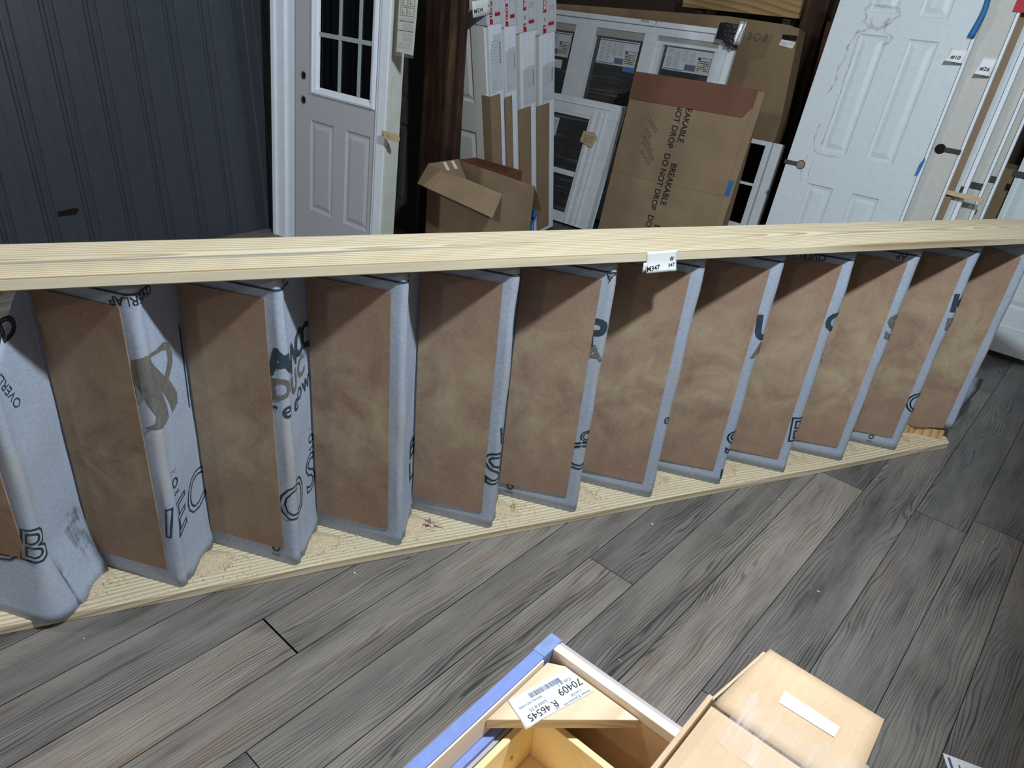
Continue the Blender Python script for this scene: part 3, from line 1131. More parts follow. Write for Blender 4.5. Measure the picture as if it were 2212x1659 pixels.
leaf_thing('dry_leaf', 1.115, 0.085, 0.035, 1.0, 'leafred', 'curled reddish brown oak leaf lying in sawdust on the lower stringer')
leaf_thing('dry_leaf', 1.425, 0.095, 0.030, 2.7, 'leafgreen', 'pale green folded leaf lying on the lower stringer near its middle', False)
leaf_thing('dry_leaf', 2.02, 0.085, 0.024, 2.0, 'leaftan', 'crumpled tan leaf lying on the lower stringer, right of the green leaf')

# --- specks and splinters on the floor
m = MB()
rr = random.Random(23)
for i in range(120):
    a, b = rr.uniform(-0.2, 4.6), rr.uniform(0.05, 2.1)
    p = W3(a, b)
    if (p.y > -0.03 and p.x < 3.6) or (p.x < 1.06 and p.y < -0.88) or p.x < 0.1 or a > 4.0:
        continue
    l = rr.choice((0.001, 0.0015, 0.0015, 0.002, 0.003, 0.005))
    d = rr.uniform(0, PI)
    dx, dy = Vector((math.cos(d), math.sin(d), 0)) * l, Vector((-math.sin(d), math.cos(d), 0)) * l * rr.uniform(0.2, 0.7)
    q = Vector((p.x, p.y, 0.0012))
    m.poly([q - dx - dy, q + dx - dy, q + dx + dy, q - dx + dy])
tag(m.build('wood_chips', 'chip', None, False, 0.0008), 'pale specks and splinters scattered over the grey floor', 'debris', kind='stuff')

# ================================================================== LEFT SIDE
# charcoal steel sheet leaning on the left wall side (plane runs along a)
sh = empty('metal_siding_sheet', W3(0, -2.72, 0.002))
sh.rotation_euler = (Matrix.Rotation(R(26), 3, 'Z') @ Matrix.Rotation(R(-5.5), 3, 'X')).to_euler()
tag(sh, 'dark charcoal ribbed steel sheet leaning upright left of the half-glass door', 'metal sheet')
# local: x along a, y away from the camera side (= -b), z up
m = MB()
xs = []
x = 1.070 - 0.2165 * 12
prf = []
while x < 3.1:
    for dx, dy in ((-0.040, 0.0), (-0.030, 0.012), (-0.014, 0.012), (-0.011, 0.006), (0.011, 0.006), (0.014, 0.012), (0.030, 0.012), (0.040, 0.0), (0.105, 0.0), (0.107, -0.002), (0.110, -0.002), (0.112, 0.0)):
        prf.append((x + dx, dy))
    x += 0.2165
prf = [p for p in prf if p[0] < 2.95]
HS = 2.6
slot = (1.045, 1.140, 0.338, 0.357)
m.prism([(px, py, 0) for px, py in prf] + [(px, py + 0.0012, 0) for px, py in reversed(prf)], (0, 0, HS))
m.build('ribbed_sheet', 'sheet', sh)
m = MB()
m.prism([(1.112, -0.0045, 0.262), (1.200, -0.0045, 0.262), (1.223, -0.0045, 0.283), (1.212, -0.0045, 0.299), (1.110, -0.0045, 0.289)], (0, 0.0011, 0))
so = m.build('slot_hole', 'hole', sh)
so['label'] = 'dark slot cut through the sheet'
for zz in (0.62, 1.20):
    for i in range(-4, 9):
        m = MB()
        m.cyl((1.070 + 0.2165 * i, 0.0045, zz), 0.004, 0.002, 'y', 8)
        m.build('screw', 'sheet', sh)

# half-glass door, prehung in a frame
dr = tag(lean('half_glass_door', 2.4, -2.64, 3.0, 0.0), 'grey half-glass door in a white frame, leaning right of the charcoal steel sheet', 'door')
# local x = b + 2.64
OX = 2.64
LW0, LW1 = -2.385 + OX, -1.60 + OX
Lz = 0.03
pn = [(-2.222 + OX - LW0, -1.990 + OX - LW0, 0.262 - Lz, 0.815 - Lz), (-1.872 + OX - LW0, -1.645 + OX - LW0, 0.262 - Lz, 0.815 - Lz), (-2.165 + OX - LW0, -1.635 + OX - LW0, 0.995 - Lz, 1.93 - Lz, 1)]
lf = panel_leaf(LW1 - LW0, 2.03, 0.044, pn).build('door_leaf', 'doorgrey', dr)
lf.location = (LW0, 0, Lz)
# glass insert with raised moulding
gx0, gx1, gz0, gz1 = -2.215 + OX, -1.61 + OX, 0.966, 1.95
m = MB()
ring = [(0.0, 0.0), (0.004, -0.012), (0.022, -0.016), (0.030, -0.010), (0.048, -0.006), (0.056, 0.006), (0.068, 0.010)]
pv = None
for ins, dep in ring:
    cur = [(gx0 + ins, dep, gz0 + ins * 0.65), (gx1 - ins, dep, gz0 + ins * 0.65), (gx1 - ins, dep, gz1 - ins * 0.65), (gx0 + ins, dep, gz1 - ins * 0.65)]
    if pv:
        for i in range(4):
            j = (i + 1) % 4
            m.poly([pv[i], pv[j], cur[j], cur[i]])
    pv = cur
fr = m.build('glass_frame', 'jamb', dr)
m = MB()
m.box(gx0 + 0.06, gx1 - 0.06, 0.016, 0.020, gz0 + 0.035, gz1 - 0.035)
m.build('glass_pane', 'glassdark', dr)
m = MB()
for bx in (-1.9615 + OX, -1.783 + OX):
    m.box(bx - 0.011, bx + 0.011, 0.008, 0.015, gz0 + 0.035, gz1 - 0.035)
for bz in (1.30, 1.60):
    m.box(gx0 + 0.06, gx1 - 0.06, 0.0075, 0.0155, bz - 0.012, bz + 0.012)
m.build('grille_bars', 'lite', dr)
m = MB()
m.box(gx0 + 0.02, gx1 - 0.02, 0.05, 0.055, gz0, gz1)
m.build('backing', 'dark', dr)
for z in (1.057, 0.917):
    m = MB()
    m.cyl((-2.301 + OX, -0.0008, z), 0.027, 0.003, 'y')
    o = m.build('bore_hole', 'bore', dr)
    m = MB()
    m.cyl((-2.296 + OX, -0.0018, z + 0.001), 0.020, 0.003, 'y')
    m.build('bore_shade', 'hole', o)  # dark disc painted as the shade inside the bore
# frame: jambs, brickmould, sill
m = MB()
m.box(-2.600 + OX, -2.560 + OX, -0.035, 0.09, 0, 2.12, 0.004)
m.box(-2.560 + OX, -2.470 + OX, -0.022, 0.09, 0, 2.12, 0.004)
m.box(-2.470 + OX, -2.400 + OX, -0.004, 0.09, 0, 2.12, 0.002)
m.build('jamb', 'jamb', dr)
m = MB()
m.box(-1.597 + OX, -1.572 + OX, -0.012, 0.09, 0, 2.12, 0.003)
m.box(-1.572 + OX, -1.502 + OX, -0.020, 0.085, 0, 2.12, 0.004)
m.build('jamb', 'jamb', dr)
m = MB()
cx0 = -1.5015 + OX
m.box(cx0, cx0 + 0.006, -0.014, 0.084, 0, 2.12)
for i in range(5):
    y = -0.010 + i * 0.0195
    m.box(cx0 + 0.0055, cx0 + 0.010, y, y + 0.009, 0, 2.12, 0.0015)
m.build('fluted_casing', 'casing', dr)
m = MB()
m.box(-2.640 + OX, -2.602 + OX, -0.02, 0.09, 0, 2.12)
m.build('gap_strip', 'black', dr)  # added black strip painting the dark gap left of the frame
m = MB()
m.box(LW0, LW1, -0.02, 0.09, 0, 0.027)
m.build('sill', 'shimwood', dr)
# instruction booklet in plastic sleeve, hung from the frame
bk = tag(lean('instruction_booklet', 2.352, -1.418, 3.0, 0), 'white instruction booklet in a clear sleeve hanging on the half-glass door frame', 'booklet')
m = MB()
m.prism([(0.012, 0.0, 1.292), (0.134, 0.0, 1.287), (0.145, 0.0, 1.60), (0.012, 0.0, 1.60)], (0, 0.008, 0))
m.build('booklet', 'cream', bk)
m = MB()
m.box(0.002, 0.146, -0.0012, -0.0006, 1.272, 1.62)
m.build('sleeve', 'film', bk)
m = MB()
for i, (x, z) in enumerate(((0.025, 1.507), (0.080, 1.507), (0.025, 1.462), (0.080, 1.462))):
    for q in ((x, x + 0.050, z + 0.038, z + 0.040), (x, x + 0.050, z, z + 0.002), (x, x + 0.002, z, z + 0.04), (x + 0.048, x + 0.050, z, z + 0.04)):
        m.box(q[0], q[1], -0.0005, 0.0, q[2], q[3])
    m.box(x + 0.012, x + 0.030, -0.0005, 0, z + 0.01, z + 0.013)
    m.box(x + 0.015, x + 0.018, -0.0005, 0, z + 0.01, z + 0.028)
for z in (1.436, 1.392):
    m.box(0.022, 0.130, -0.0005, 0, z, z + 0.0035)
m.build('printed_diagram', 'pen', bk)
m = MB()
small_print(m, 0.055, 0.128, 1.398, 1.430, -0.0004, 6, 1)
small_print(m, 0.055, 0.128, 1.345, 1.386, -0.0004, 8, 2)
small_print(m, 0.020, 0.128, 1.310, 1.340, -0.0004, 6, 3)
small_print(m, 0.025, 0.128, 1.442, 1.455, -0.0004, 3, 4)
small_print(m, 0.030, 0.128, 1.552, 1.59, -0.0004, 5, 5)
m.build('small_print', 'greytext', bk)
# shim strip
sm_ = tag(lean('wooden_shim', 2.342, -1.455, 3, 0), 'short pale wooden shim stuck across the door frame edge below the booklet', 'shim')
m = MB()
m.prism([(-0.030, 0, 0.848), (0.085, 0, 0.846), (0.116, 0, 0.854), (0.117, 0, 0.874), (0.085, 0, 0.886), (-0.030, 0, 0.884)], (0, 0.009, 0))
m.build('shim', 'shimwood', sm_)
m = MB()
for x in (-0.012, 0.03):
    m.box(x, x + 0.004, -0.0005, 0.0002, 0.858, 0.872)
m.build('pencil_marks', 'pen', sm_)
# dark taupe door behind
dd = tag(lean('panel_door', 3.20, -2.86, 2, 0.0), 'dark taupe panel door standing between half-glass door and timber post', 'door')
panel_leaf(0.78, 2.03, 0.04, [(0.12, 0.33, 0.195, 0.745), (0.53, 0.655, 0.195, 0.745), (0.12, 0.33, 0.90, 1.75), (0.53, 0.655, 0.90, 1.75)]).build('door_leaf', 'doortaupe', dd)

# timber post
m = MB()
m.box(0, 0.212, 0, 0.15, 0, 3.6, 0.006)
po = m.build('timber_post', 'post')
po.location = W3(3.00, -1.827, 0.0)
po.rotation_euler = (0, 0, R(-64))
tag(po, 'dark rough timber post behind the open cardboard box', 'post')

# open cardboard box in front of the post
bx = tag(empty('cardboard_box', (0, 0, 0)), 'tall open brown cardboard box with drooping flap in front of the timber post', 'cardboard box')
P = [Vector((2.049, 1.907, 0)), Vector((2.327, 2.096, 0)), Vector((2.088, 2.763, 0)), Vector((1.846, 2.622, 0))]
H = 0.65
m = MB()
cen = (P[0] + P[1] + P[2] + P[3]) / 4
Pi = [cen + (p - cen) * 0.985 for p in P]
for i in range(4):
    j = (i + 1) % 4
    m.poly([P[i], P[j], P[j] + Vector((0, 0, H)), P[i] + Vector((0, 0, H))])
    m.poly([Pi[j] + Vector((0, 0, 0.005)), Pi[i] + Vector((0, 0, 0.005)), Pi[i] + Vector((0, 0, H)), Pi[j] + Vector((0, 0, H))])
    m.poly([P[i] + Vector((0, 0, H)), P[j] + Vector((0, 0, H)), Pi[j] + Vector((0, 0, H)), Pi[i] + Vector((0, 0, H))])
m.poly(P[::-1])
m.poly([p + Vector((0, 0, 0.005)) for p in Pi])
m.build('box_body', 'card', bx, recalc=False)
up_ = Vector((0, 0, H))
dn = Vector((-0.100, -0.13, -0.088))
m = MB()
m.prism([P[0] + up_, P[3] + up_, P[3] + up_ + Vector((-0.095, -0.11, -0.09)), P[0] + up_ + dn], (0.001, 0.003, 0.004))
m.build('flap', 'card', bx)
m = MB()
a, b = P[3] + up_, P[2] + up_
m.prism([a, b, b + Vector((0.0, -0.20, -0.10)), a + Vector((0.05, -0.20, -0.11))], (0.001, 0.002, 0.004))
fl2 = m.build('flap', 'card', bx)
m = MB()
for t in (0.45, 0.72):
    q = a.lerp(b, t)
    e = (b - a).normalized()
    g = Vector((0.025, -0.20, -0.105)).normalized()
    m.poly([q + g * 0.01 + Vector((0, 0, .006)), q + e * 0.028 + g * 0.01 + Vector((0, 0, .006)), q + e * 0.028 + g * 0.085 + Vector((0, 0, .006)), q + g * 0.085 + Vector((0, 0, .006))])
m.build('label_strip', 'white', bx, thick=0.0006)
m = MB()
Pm = P[1].lerp(P[2], 0.42)
m.prism([P[1] + up_, Pm + up_, Pm + up_ + Vector((0.012, 0.005, -0.16)), P[1] + up_ + Vector((0.075, 0.03, -0.16))], (0, 0.003, 0))
m.build('flap', 'cardback', bx)
# blue plastic beside the box
m = MB()


def bag(u, v):
    th = u * 2 * PI
    r = 0.035 + 0.02 * math.sin(3 * th) + 0.012 * math.sin(5 * v * PI + th)
    x, y = r * math.cos(th), 1.3 * r * math.sin(th)
    z = 0.50 * v
    k = 1.0 - 0.55 * v ** 3
    return (2.415 + x * k + 0.01 * math.sin(v * 9), 2.29 + y * k, z)


m.grid(bag, 20, 12)
bp = m.build('blue_plastic', 'bluebag', None, True)
tag(bp, 'crumpled blue plastic sheet standing right of the open cardboard box', 'plastic sheet')

# long red-brown wooden tray behind the box
tr = tag(empty('wooden_tray', W3(3.12, -1.600, 0), (0, 0, R(-64))), 'red brown wooden tray standing on end blocks behind the open cardboard box', 'tray')
m = MB()
# local x along e2, y along e1 ; long box with open top
L, Wd_, z0, z1 = 0.405, 0.165, 0.0, 0.642
m.box(0, L, 0, 0.014, z0, z1)
m.box(0, L, Wd_ - 0.014, Wd_, z0, z1)
m.box(0, 0.014, 0.0142, Wd_ - 0.0142, z0, z1)
m.box(L - 0.014, L, 0.0142, Wd_ - 0.0142, z0, z1)
m.build('tray_side', 'redwood', tr)
m = MB()
m.box(0.0145, L - 0.0145, 0.0145, Wd_ - 0.0145, 0.58, 0.59)
m.build('tray_bottom', 'greyedge', tr)

# four prehung units leaning forward on the timber post, jamb edges seen from the right
def unit(a0, c, w, seed, label, lab_z, guard_z, sh0, sh1):
    """a0: foot of the near edge; local x along the jamb depth, local y along the row away to the left, leaning back over -x"""
    e = empty('prehung_door', W3(a0, -1.60))
    e.rotation_euler = (Matrix.Rotation(R(26), 3, 'Z') @ Matrix.Rotation(R(-10.3), 3, 'Y')).to_euler()
    tag(e, label, 'door', 'prehung doors leaning by the timber post')

    def X(t):
        return c + (w - c) * t
    jw = w - c
    zl = 0.003
    m = MB()
    m.box(max(c, 0.012), w, 0.0, 0.024, zl, 2.08, 0.002)
    n = 5
    for i in range(n):
        x = X(0.10) + i * jw * 0.86 / n
        m.box(x, x + jw * 0.86 / n - 0.005, -0.0022, 0.001, zl, 2.08, 0.001)
    m.build('jamb', 'jamb', e)
    if c:
        m = MB()
        m.box(0.002, c - 0.002, 0.006, 0.024, 0.02, 2.05, 0.001)
        m.build('leaf_edge', 'doorcream', e)
    lfm = panel_leaf(0.445, 2.03, 0.034, [(0.115, 0.33, 0.16, 0.76), (0.115, 0.33, 0.955, 1.80)])
    for v in lfm.bm.verts:          # front face looks towards -x
        v.co = Vector((v.co.y, v.co.x + 0.0245, v.co.z + 0.02))
    lfm.build('door_leaf', 'doorleaf', e)
    m = MB()
    if c:
        m.box(0.004, X(0.62), -0.0052, -0.0026, 0.03, guard_z)
    else:
        m.box(-0.003, X(0.72 if seed == 0 else 0.55), -0.0052, -0.0026, 0.03, guard_z)
    if seed == 0:
        m.box(-0.004, -0.0006, -0.0052, 0.065, 0.03, guard_z)
    m.build('edge_guard', 'cardstrip', e)
    m = MB()
    m.box(-0.004, w + 0.001, -0.0075, -0.0050, lab_z, 2.05)
    m.box(-0.007, -0.004, -0.0075, 0.085, lab_z, 2.05)
    m.build('label_wrap', 'labelwhite', e)
    m = MB()
    m.box(X(0.16), X(0.36), -0.0085, -0.0078, lab_z + 0.002, lab_z + 0.050)
    m.box(X(0.16), X(0.36), -0.0085, -0.0078, lab_z + (0.11 if seed < 2 else 0.125), 2.05)
    m.build('red_band', 'red', e)
    put_text('printed_lettering', 'T', 0.030, 'white', e, (X(0.26), -0.0092, lab_z + 0.036), (0, 0, -1), (1, 0, 0), bold=0.0014)
    put_text('printed_lettering', 'DOOR', 0.030, 'white', e, (X(0.26), -0.0092, lab_z + (0.170 if seed < 2 else 0.185)), (0, 0, -1), (1, 0, 0), bold=0.0014)
    if seed < 2:
        put_text('printed_lettering', 'UNI', 0.030, 'red', e, (X(0.26), -0.0086, lab_z + 0.080), (0, 0, -1), (1, 0, 0), bold=0.0014)
    else:
        put_text('handwriting', '#' + '67'[seed - 2], 0.022, 'pen', e, (X(0.26), -0.0086, lab_z + 0.085), (0, 0, -1), (1, 0, 0))
    # red printed panel (the square code itself is left out)
    px0, px1 = X(0.50), X(0.86)
    zb = lab_z + 0.042
    m = MB()
    m.box(px0, px1, -0.0085, -0.0078, zb, zb + 0.020)
    m.build('red_badge', 'red', e)
    m = MB()
    for q in ((px0, px1, zb + 0.026, zb + 0.0278), (px0, px1, zb + 0.092, zb + 0.0938), (px0, px0 + 0.0015, zb + 0.026, zb + 0.0935), (px1 - 0.0015, px1, zb + 0.026, zb + 0.0935)):
        m.box(q[0], q[1], -0.0085, -0.0078, q[2], q[3])
    small_print(m, px0, px1, zb + 0.098, zb + 0.125, -0.0080, 4, seed)
    m.build('small_print', 'faintred', e)
    # delivery sheet taped over the grooves
    m = MB()
    m.prism([(X(0.14), -0.0040, sh0), (X(0.94), -0.0040, sh0 + 0.015), (X(0.92), -0.0040, sh1), (X(0.42), -0.0040, sh1), (X(0.14), -0.0040, sh1 - (0.10 if seed == 0 else 0.02))], (0, 0.0012, 0))
    st = m.build('delivery_sheet', 'labelwhite', e)
    m = MB()
    dz = sh1 - sh0
    small_print(m, X(0.20), X(0.66), sh1 - dz * 0.55, sh1 - dz * 0.08, -0.0042, 9, seed + 30, 0.16)
    small_print(m, X(0.20), X(0.55), sh1 - dz * 0.92, sh1 - dz * 0.78, -0.0042, 3, seed + 40, 0.2)
    m.build('small_print', 'greytext', st)
    m = MB()
    bars(m, X(0.76), X(0.85), sh1 - dz * 0.5, sh1 - dz * 0.12, -0.0042, 26, seed, False)
    m.build('barcode', 'navy', st)
    return e


UN = [unit(3.555, 0.0, 0.135, 0, 'white prehung door nearest the timber post, with the M334 tag on its edge', 1.450, 1.034, 1.045, 1.390),
      unit(3.702, 0.0, 0.122, 1, 'white prehung door second from the timber post, right behind the M334 one', 1.446, 1.026, 1.05, 1.32),
      unit(3.830, 0.036, 0.190, 2, 'white prehung door third from the timber post, cream edge and taped sheet', 1.413, 0.940, 0.945, 1.20),
      unit(4.026, 0.040, 0.200, 3, 'white prehung door farthest right of the four, beside the wrapped windows', 1.409, 0.955, 0.96, 1.22)]
# hand-written tag on the first unit
u0 = UN[0]
mt_ = empty('price_tag', u0.location)
mt_.rotation_euler = u0.rotation_euler
tag(mt_, 'white paper tag marked M334 sticking out left of the first prehung door edge', 'tag')


def m334(u, v):
    return (-0.125 + 0.16 * u, -0.0105 - 0.002 * math.sin(u * 3), 1.598 - 0.088 * v)


m = MB()
m.grid(m334, 5, 3)
m.build('tag_paper', 'white', mt_, True, 0.0006)
bent_text('M334', 0.033, m334, 0.16, 0.088, 0.30, 0.62, 'pen', mt_, slant=0.05, bold=0.0006)
bent_text('#', 0.020, m334, 0.16, 0.088, 0.86, 0.45, 'pen', mt_)

# ================================================================== MIDDLE: WINDOWS AND CARTONS
# big dull cardboard carton at the back
cb = tag(lean('cardboard_carton', 4.97, -2.75, 10, 0), 'huge flat dull brown carton standing behind the wrapped triple window', 'cardboard carton')
m = MB()
m.prism([(0, 0, 0.03), (2.37, 0, 0.03), (2.38, 0, 1.0), (2.30, 0, 1.615), (2.22, 0, 1.63), (1.75, 0, 1.645), (0.1, 0, 1.600), (0, 0, 1.598)], (0, 0.13, 0))
m.build('carton', 'cardback', cb)
m = MB()
m.box(2.195, 2.305, -0.001, 0.0005, 1.535, 1.568)
m.build('hand_hole', 'hole', cb)
m = MB()
m.prism([(2.190, -0.0012, 1.498), (2.295, -0.0012, 1.485), (2.303, -0.0012, 1.527), (2.198, -0.0012, 1.536)], (0, 0.0010, 0))
st = m.build('sticker', 'white', cb)
m = MB()
small_print(m, 2.204, 2.288, 1.500, 1.520, -0.0016, 4, 9)
m.build('small_print', 'faintred', st)
for q, ch in ((1.955, '3'), (2.015, 'O'), (2.075, '8')):
    front_text('handwriting', ch, 0.075, 'pencil', cb, q, 1.53, -0.0012, outline=0.0012)

# triple window wrapped in film
w3 = tag(lean('triple_window', 4.75, -2.60, 10, 0), 'white triple window unit wrapped in clear film, standing before the big carton', 'window')
O3 = 2.60
ZT = 1.55
m = MB()
OPN = [(-2.66, -2.20), (-2.0, -1.535), (-1.42, -0.905)]
xs = [-2.75, -2.66, -2.20, -2.0, -1.535, -1.42, -0.905, -0.835]
zb, zt = 0.62, 1.41
m.box(xs[0] + O3, xs[-1] + O3, 0, 0.08, zt + 0.055, ZT, 0.003)
m.box(xs[0] + O3, xs[-1] + O3, 0.0, 0.08, 0.03, zb, 0.003)
for x0, x1 in ((xs[0], xs[1]), (xs[2], xs[3]), (xs[4], xs[5]), (xs[6], xs[7])):
    m.box(x0 + O3, x1 + O3, 0.0, 0.08, zb, zt + 0.055)
m.build('window_frame', 'vinyl', w3)
m = MB()
for x0, x1 in ((-2.75, -2.10), (-2.09, -1.462), (-1.448, -0.84)):
    m.box(x0 + O3, x1 + O3, -0.022, 0.0, ZT - 0.030, ZT + 0.006, 0.002)
m.box(-0.835 + O3, -0.785 + O3, 0.02, 0.05, 0.03, ZT - 0.02)
m.build('nailing_fin', 'vinyl', w3)
for i, (x0, x1) in enumerate(OPN):
    m = MB()
    zz0 = 0.945 if i < 2 else 0.80
    m.box(x0 + O3, x1 + O3, 0.012, 0.03, zt + 0.002, zt + 0.055)
    sash = m.build('sash_track', 'vinylshade', w3)
    m = MB()
    m.box(x0 + O3, x1 + O3, 0.045, 0.050, zb, zt)
    m.build('glass_pane', 'glass', w3)
    if i == 2:
        m = MB()
        m.box(x0 + O3, x0 + O3 + 0.055, 0.01, 0.05, zb, zt + 0.02)
        m.box(x1 + O3 - 0.022, x1 + O3, 0.01, 0.05, zb, zt + 0.02)
        m.box(x0 + O3 + 0.055, x1 + O3 - 0.022, 0.01, 0.05, zt - 0.0, zt + 0.02)
        m.build('sash', 'vinyl', w3)
    # printed sheet behind the glass
    a = x0 + O3 + (0.045 if i < 2 else 0.085)
    b = x1 + O3 - (0.045 if i < 2 else 0.03)
    z0, z1 = (1.215, 1.400)
    if i == 2:
        z0, z1 = 1.245, 1.415
    m = MB()
    m.box(a, b, 0.036, 0.037, z0, z1)
    sheet_ = m.build('printed_sheet', 'labelwhite', w3)
    m = MB()
    w = b - a
    m.box(a + 0.006, b - 0.006, 0.0352, 0.0358, z1 - 0.014, z1 - 0.007)
    m.box(a + 0.006, a + w * 0.45, 0.0352, 0.0358, z0 + 0.006, z0 + 0.012)
    m.box(a + w * 0.46, a + w * 0.70, 0.0352, 0.0358, z0 + 0.012, z0 + 0.055)
    m.build('printed_block', 'navy', sheet_)
    m = MB()
    for c in range(4):
        small_print(m, a + w * (0.05 + 0.155 * c), a + w * (0.17 + 0.155 * c), z0 + (0.02 if c < 2 else 0.07), z1 - 0.022, 0.0355, 14, i * 7 + c)
    m.build('small_print', 'greytext', sheet_)
    m = MB()
    m.box(a + w * 0.69, b - 0.010, 0.0340, 0.0350, z0 + 0.012, z0 + 0.115)
    cs = m.build('energy_label', 'cream', sheet_)
    m = MB()
    small_print(m, a + w * 0.72, b - 0.02, z0 + 0.02, z0 + 0.095, 0.0336, 6, 70 + i)
    for q in ((a + w * 0.69, b - 0.010, z0 + 0.112, z0 + 0.115), (b - 0.013, b - 0.010, z0 + 0.012, z0 + 0.115), (a + w * 0.70, a + w * 0.76, z0 + 0.096, z0 + 0.110)):
        m.box(q[0], q[1], 0.0330, 0.0337, q[2], q[3])
    m.build('label_print', 'pen', cs)
m = MB()
m.box(-1.688 + O3, -1.572 + O3, 0.036, 0.037, 1.180, 1.212)
m.build('blue_sticker', 'tape', w3)
m = MB()
m.box(-2.42 + O3, -2.29 + O3, 0.036, 0.037, 1.125, 1.19)
m.build('blue_sticker', 'labelwhite', w3)
front_text('pencil_writing', 'RGSO8', 0.022, 'pen', w3, -1.55 + O3, ZT - 0.004, -0.0232)
m = MB()


def wrapf(u, v):
    x = -2.75 + O3 + u * 1.96
    z = 0.25 + v * 1.20 + 0.05 * math.sin(u * 3.0) * v
    return (x, -0.026 - 0.003 * math.sin(v * 40 + u * 6), z)


m.grid(wrapf, 20, 40)
wf = m.build('stretch_film', 'film', w3, True)
wf['label'] = 'clear streaky stretch film'
# foam corner guards (rest on the frame corner)
def guard(name, a, tilt, b0, z0, sx, sz, label, silver):
    g = tag(lean(name, a, b0, tilt, 0), label, 'corner guard')
    m = MB()

    def f(u, v):
        x = sx * u
        y = -0.03 - 0.012 * math.sin(u * PI) - 0.004 * math.sin(v * 13 + u * 5)
        z = z0 - sz * v * (0.75 + 0.25 * u) + 0.012 * math.sin(u * 4)
        return (x, y, z)
    m.grid(f, 10, 10)
    for q in ((0.0, sx, -0.028, 0.05, z0 - 0.022, z0 + 0.012), (sx * 0.55, sx, -0.028, 0.05, z0 - sz, z0 - 0.02)):
        m.box(*q, 0.004)
    m.build('foam_wrap', 'black', g)
    if silver:
        m = MB()
        m.grid(lambda u, v: (sx + 0.062 * u - 0.012 * v, -0.03 - 0.02 * math.sin(u * 9 + v * 2) * u, z0 + 0.035 - 0.155 * v), 8, 6)
        m.build('tape_tail', 'silver', g, True, 0.0006)
    return g


guard('corner_guard', 4.70, 10, -0.905, 1.585, 0.145, 0.135, 'black foam corner guard with silver tape on the triple window top corner', True)
guard('corner_guard', 4.60, 12, -1.555, 1.02, 0.15, 0.14, 'black foam corner guard behind the small window, beside the BREAKABLE carton', False)

# small white window in front, film wrapped
sw = tag(lean('small_window', 4.42, -2.12, 13.5, 0), 'smaller white window with a stuck beige note, leaning before the triple window', 'window')
OS_ = 2.12
m = MB()
m.box(0, 0.70, 0, 0.07, 0.855, 0.975, 0.004)
m.box(0.45, 0.70, 0.0, 0.07, 0.02, 0.855, 0.003)
m.box(0, 0.452, 0.02, 0.06, 0.385, 0.425)
m.box(0, 0.452, 0.0, 0.07, 0.02, 0.10)
m.build('window_frame', 'vinyl', sw)
m = MB()
for x, w_ in ((0.475, 0.020), (0.530, 0.028), (0.585, 0.016)):
    m.box(x, x + w_, -0.012, 0.0, 0.02, 0.90, 0.003)
m.box(0.02, 0.62, -0.008, 0.0, 0.925, 0.932)
m.box(0.0, 0.45, 0.004, 0.0195, 0.835, 0.856)
m.build('frame_ribs', 'vinyl', sw)
m = MB()
m.box(0.66, 0.705, 0.0701, 0.076, 0.02, 0.985)
m.build('nailing_fin', 'vinyl', sw)
m = MB()
m.box(0, 0.45, 0.035, 0.039, 0.10, 0.855)
m.build('glass_pane', 'glass', sw)
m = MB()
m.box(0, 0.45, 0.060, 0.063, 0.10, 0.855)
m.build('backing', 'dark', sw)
m = MB()
m.box(0.0, 0.145, 0.028, 0.030, 0.66, 0.80)
o = m.build('printed_sheet', 'labelwhite', sw)
m = MB()
small_print(m, 0.01, 0.13, 0.68, 0.78, 0.0275, 8, 4)
m.build('small_print', 'greytext', o)
m = MB()
m.grid(lambda u, v: (u * 0.70, -0.016 - 0.002 * math.sin(v * 30 + u * 9), 0.04 + v * 0.88), 10, 20)
m.build('stretch_film', 'film', sw, True)
nt = tag(lean('paper_note', 4.42, -2.12, 13.5, 0), 'beige paper note taped to the right frame of the small window', 'note')
m = MB()
m.prism([(0.430, -0.0205, 0.660), (0.555, -0.0205, 0.632), (0.580, -0.0205, 0.715), (0.540, -0.0205, 0.750), (0.440, -0.0205, 0.740)], (0, 0.001, 0))
m.build('note_paper', 'shimwood', nt)
m = MB()
small_print(m, 0.455, 0.545, 0.66, 0.72, -0.0210, 4, 6, 0.2)
m.build('handwriting', 'pencil', nt)

# BREAKABLE carton
kc = tag(lean('breakable_carton', 4.30, -1.24, 9, 0), 'flat brown carton printed BREAKABLE DO NOT DROP with a reddish lid', 'cardboard carton')
OC = 1.24
m = MB()
m.prism([(0.0, 0, 0.005), (0.965, 0, 0.005), (0.965, 0, 0.10), (0.935, 0, 1.230), (0.0, 0, 1.205)], (0, 0.10, 0))
m.build('carton', 'card', kc)
m = MB()
m.prism([(-0.004, -0.006, 1.045), (0.875, -0.006, 1.060), (0.935, -0.006, 1.150), (0.938, -0.006, 1.236), (-0.004, -0.006, 1.224)], (0, 0.0058, 0))
m.prism([(-0.004, -0.006, 1.224), (0.938, -0.006, 1.236), (0.938, 0.105, 1.236), (-0.004, 0.105, 1.224)], (0, 0, 0.004))
ld = m.build('lid', 'cardred', kc)
ld['label'] = 'reddish brown cardboard lid'
m = MB()
m.box(0.02, 0.90, -0.0068, -0.0060, 1.158, 1.160)
m.box(0.02, 0.92, -0.0068, -0.0060, 1.196, 1.198)
m.build('fold_line', 'pencil', ld)
m = MB()
m.prism([(0.905, -0.0012, 0.1), (0.960, -0.0012, 0.1), (0.985, -0.0012, 1.232), (0.936, -0.0012, 1.235)], (0, -0.012, 0))
eg = m.build('edge_flap', 'card', kc)
m = MB()
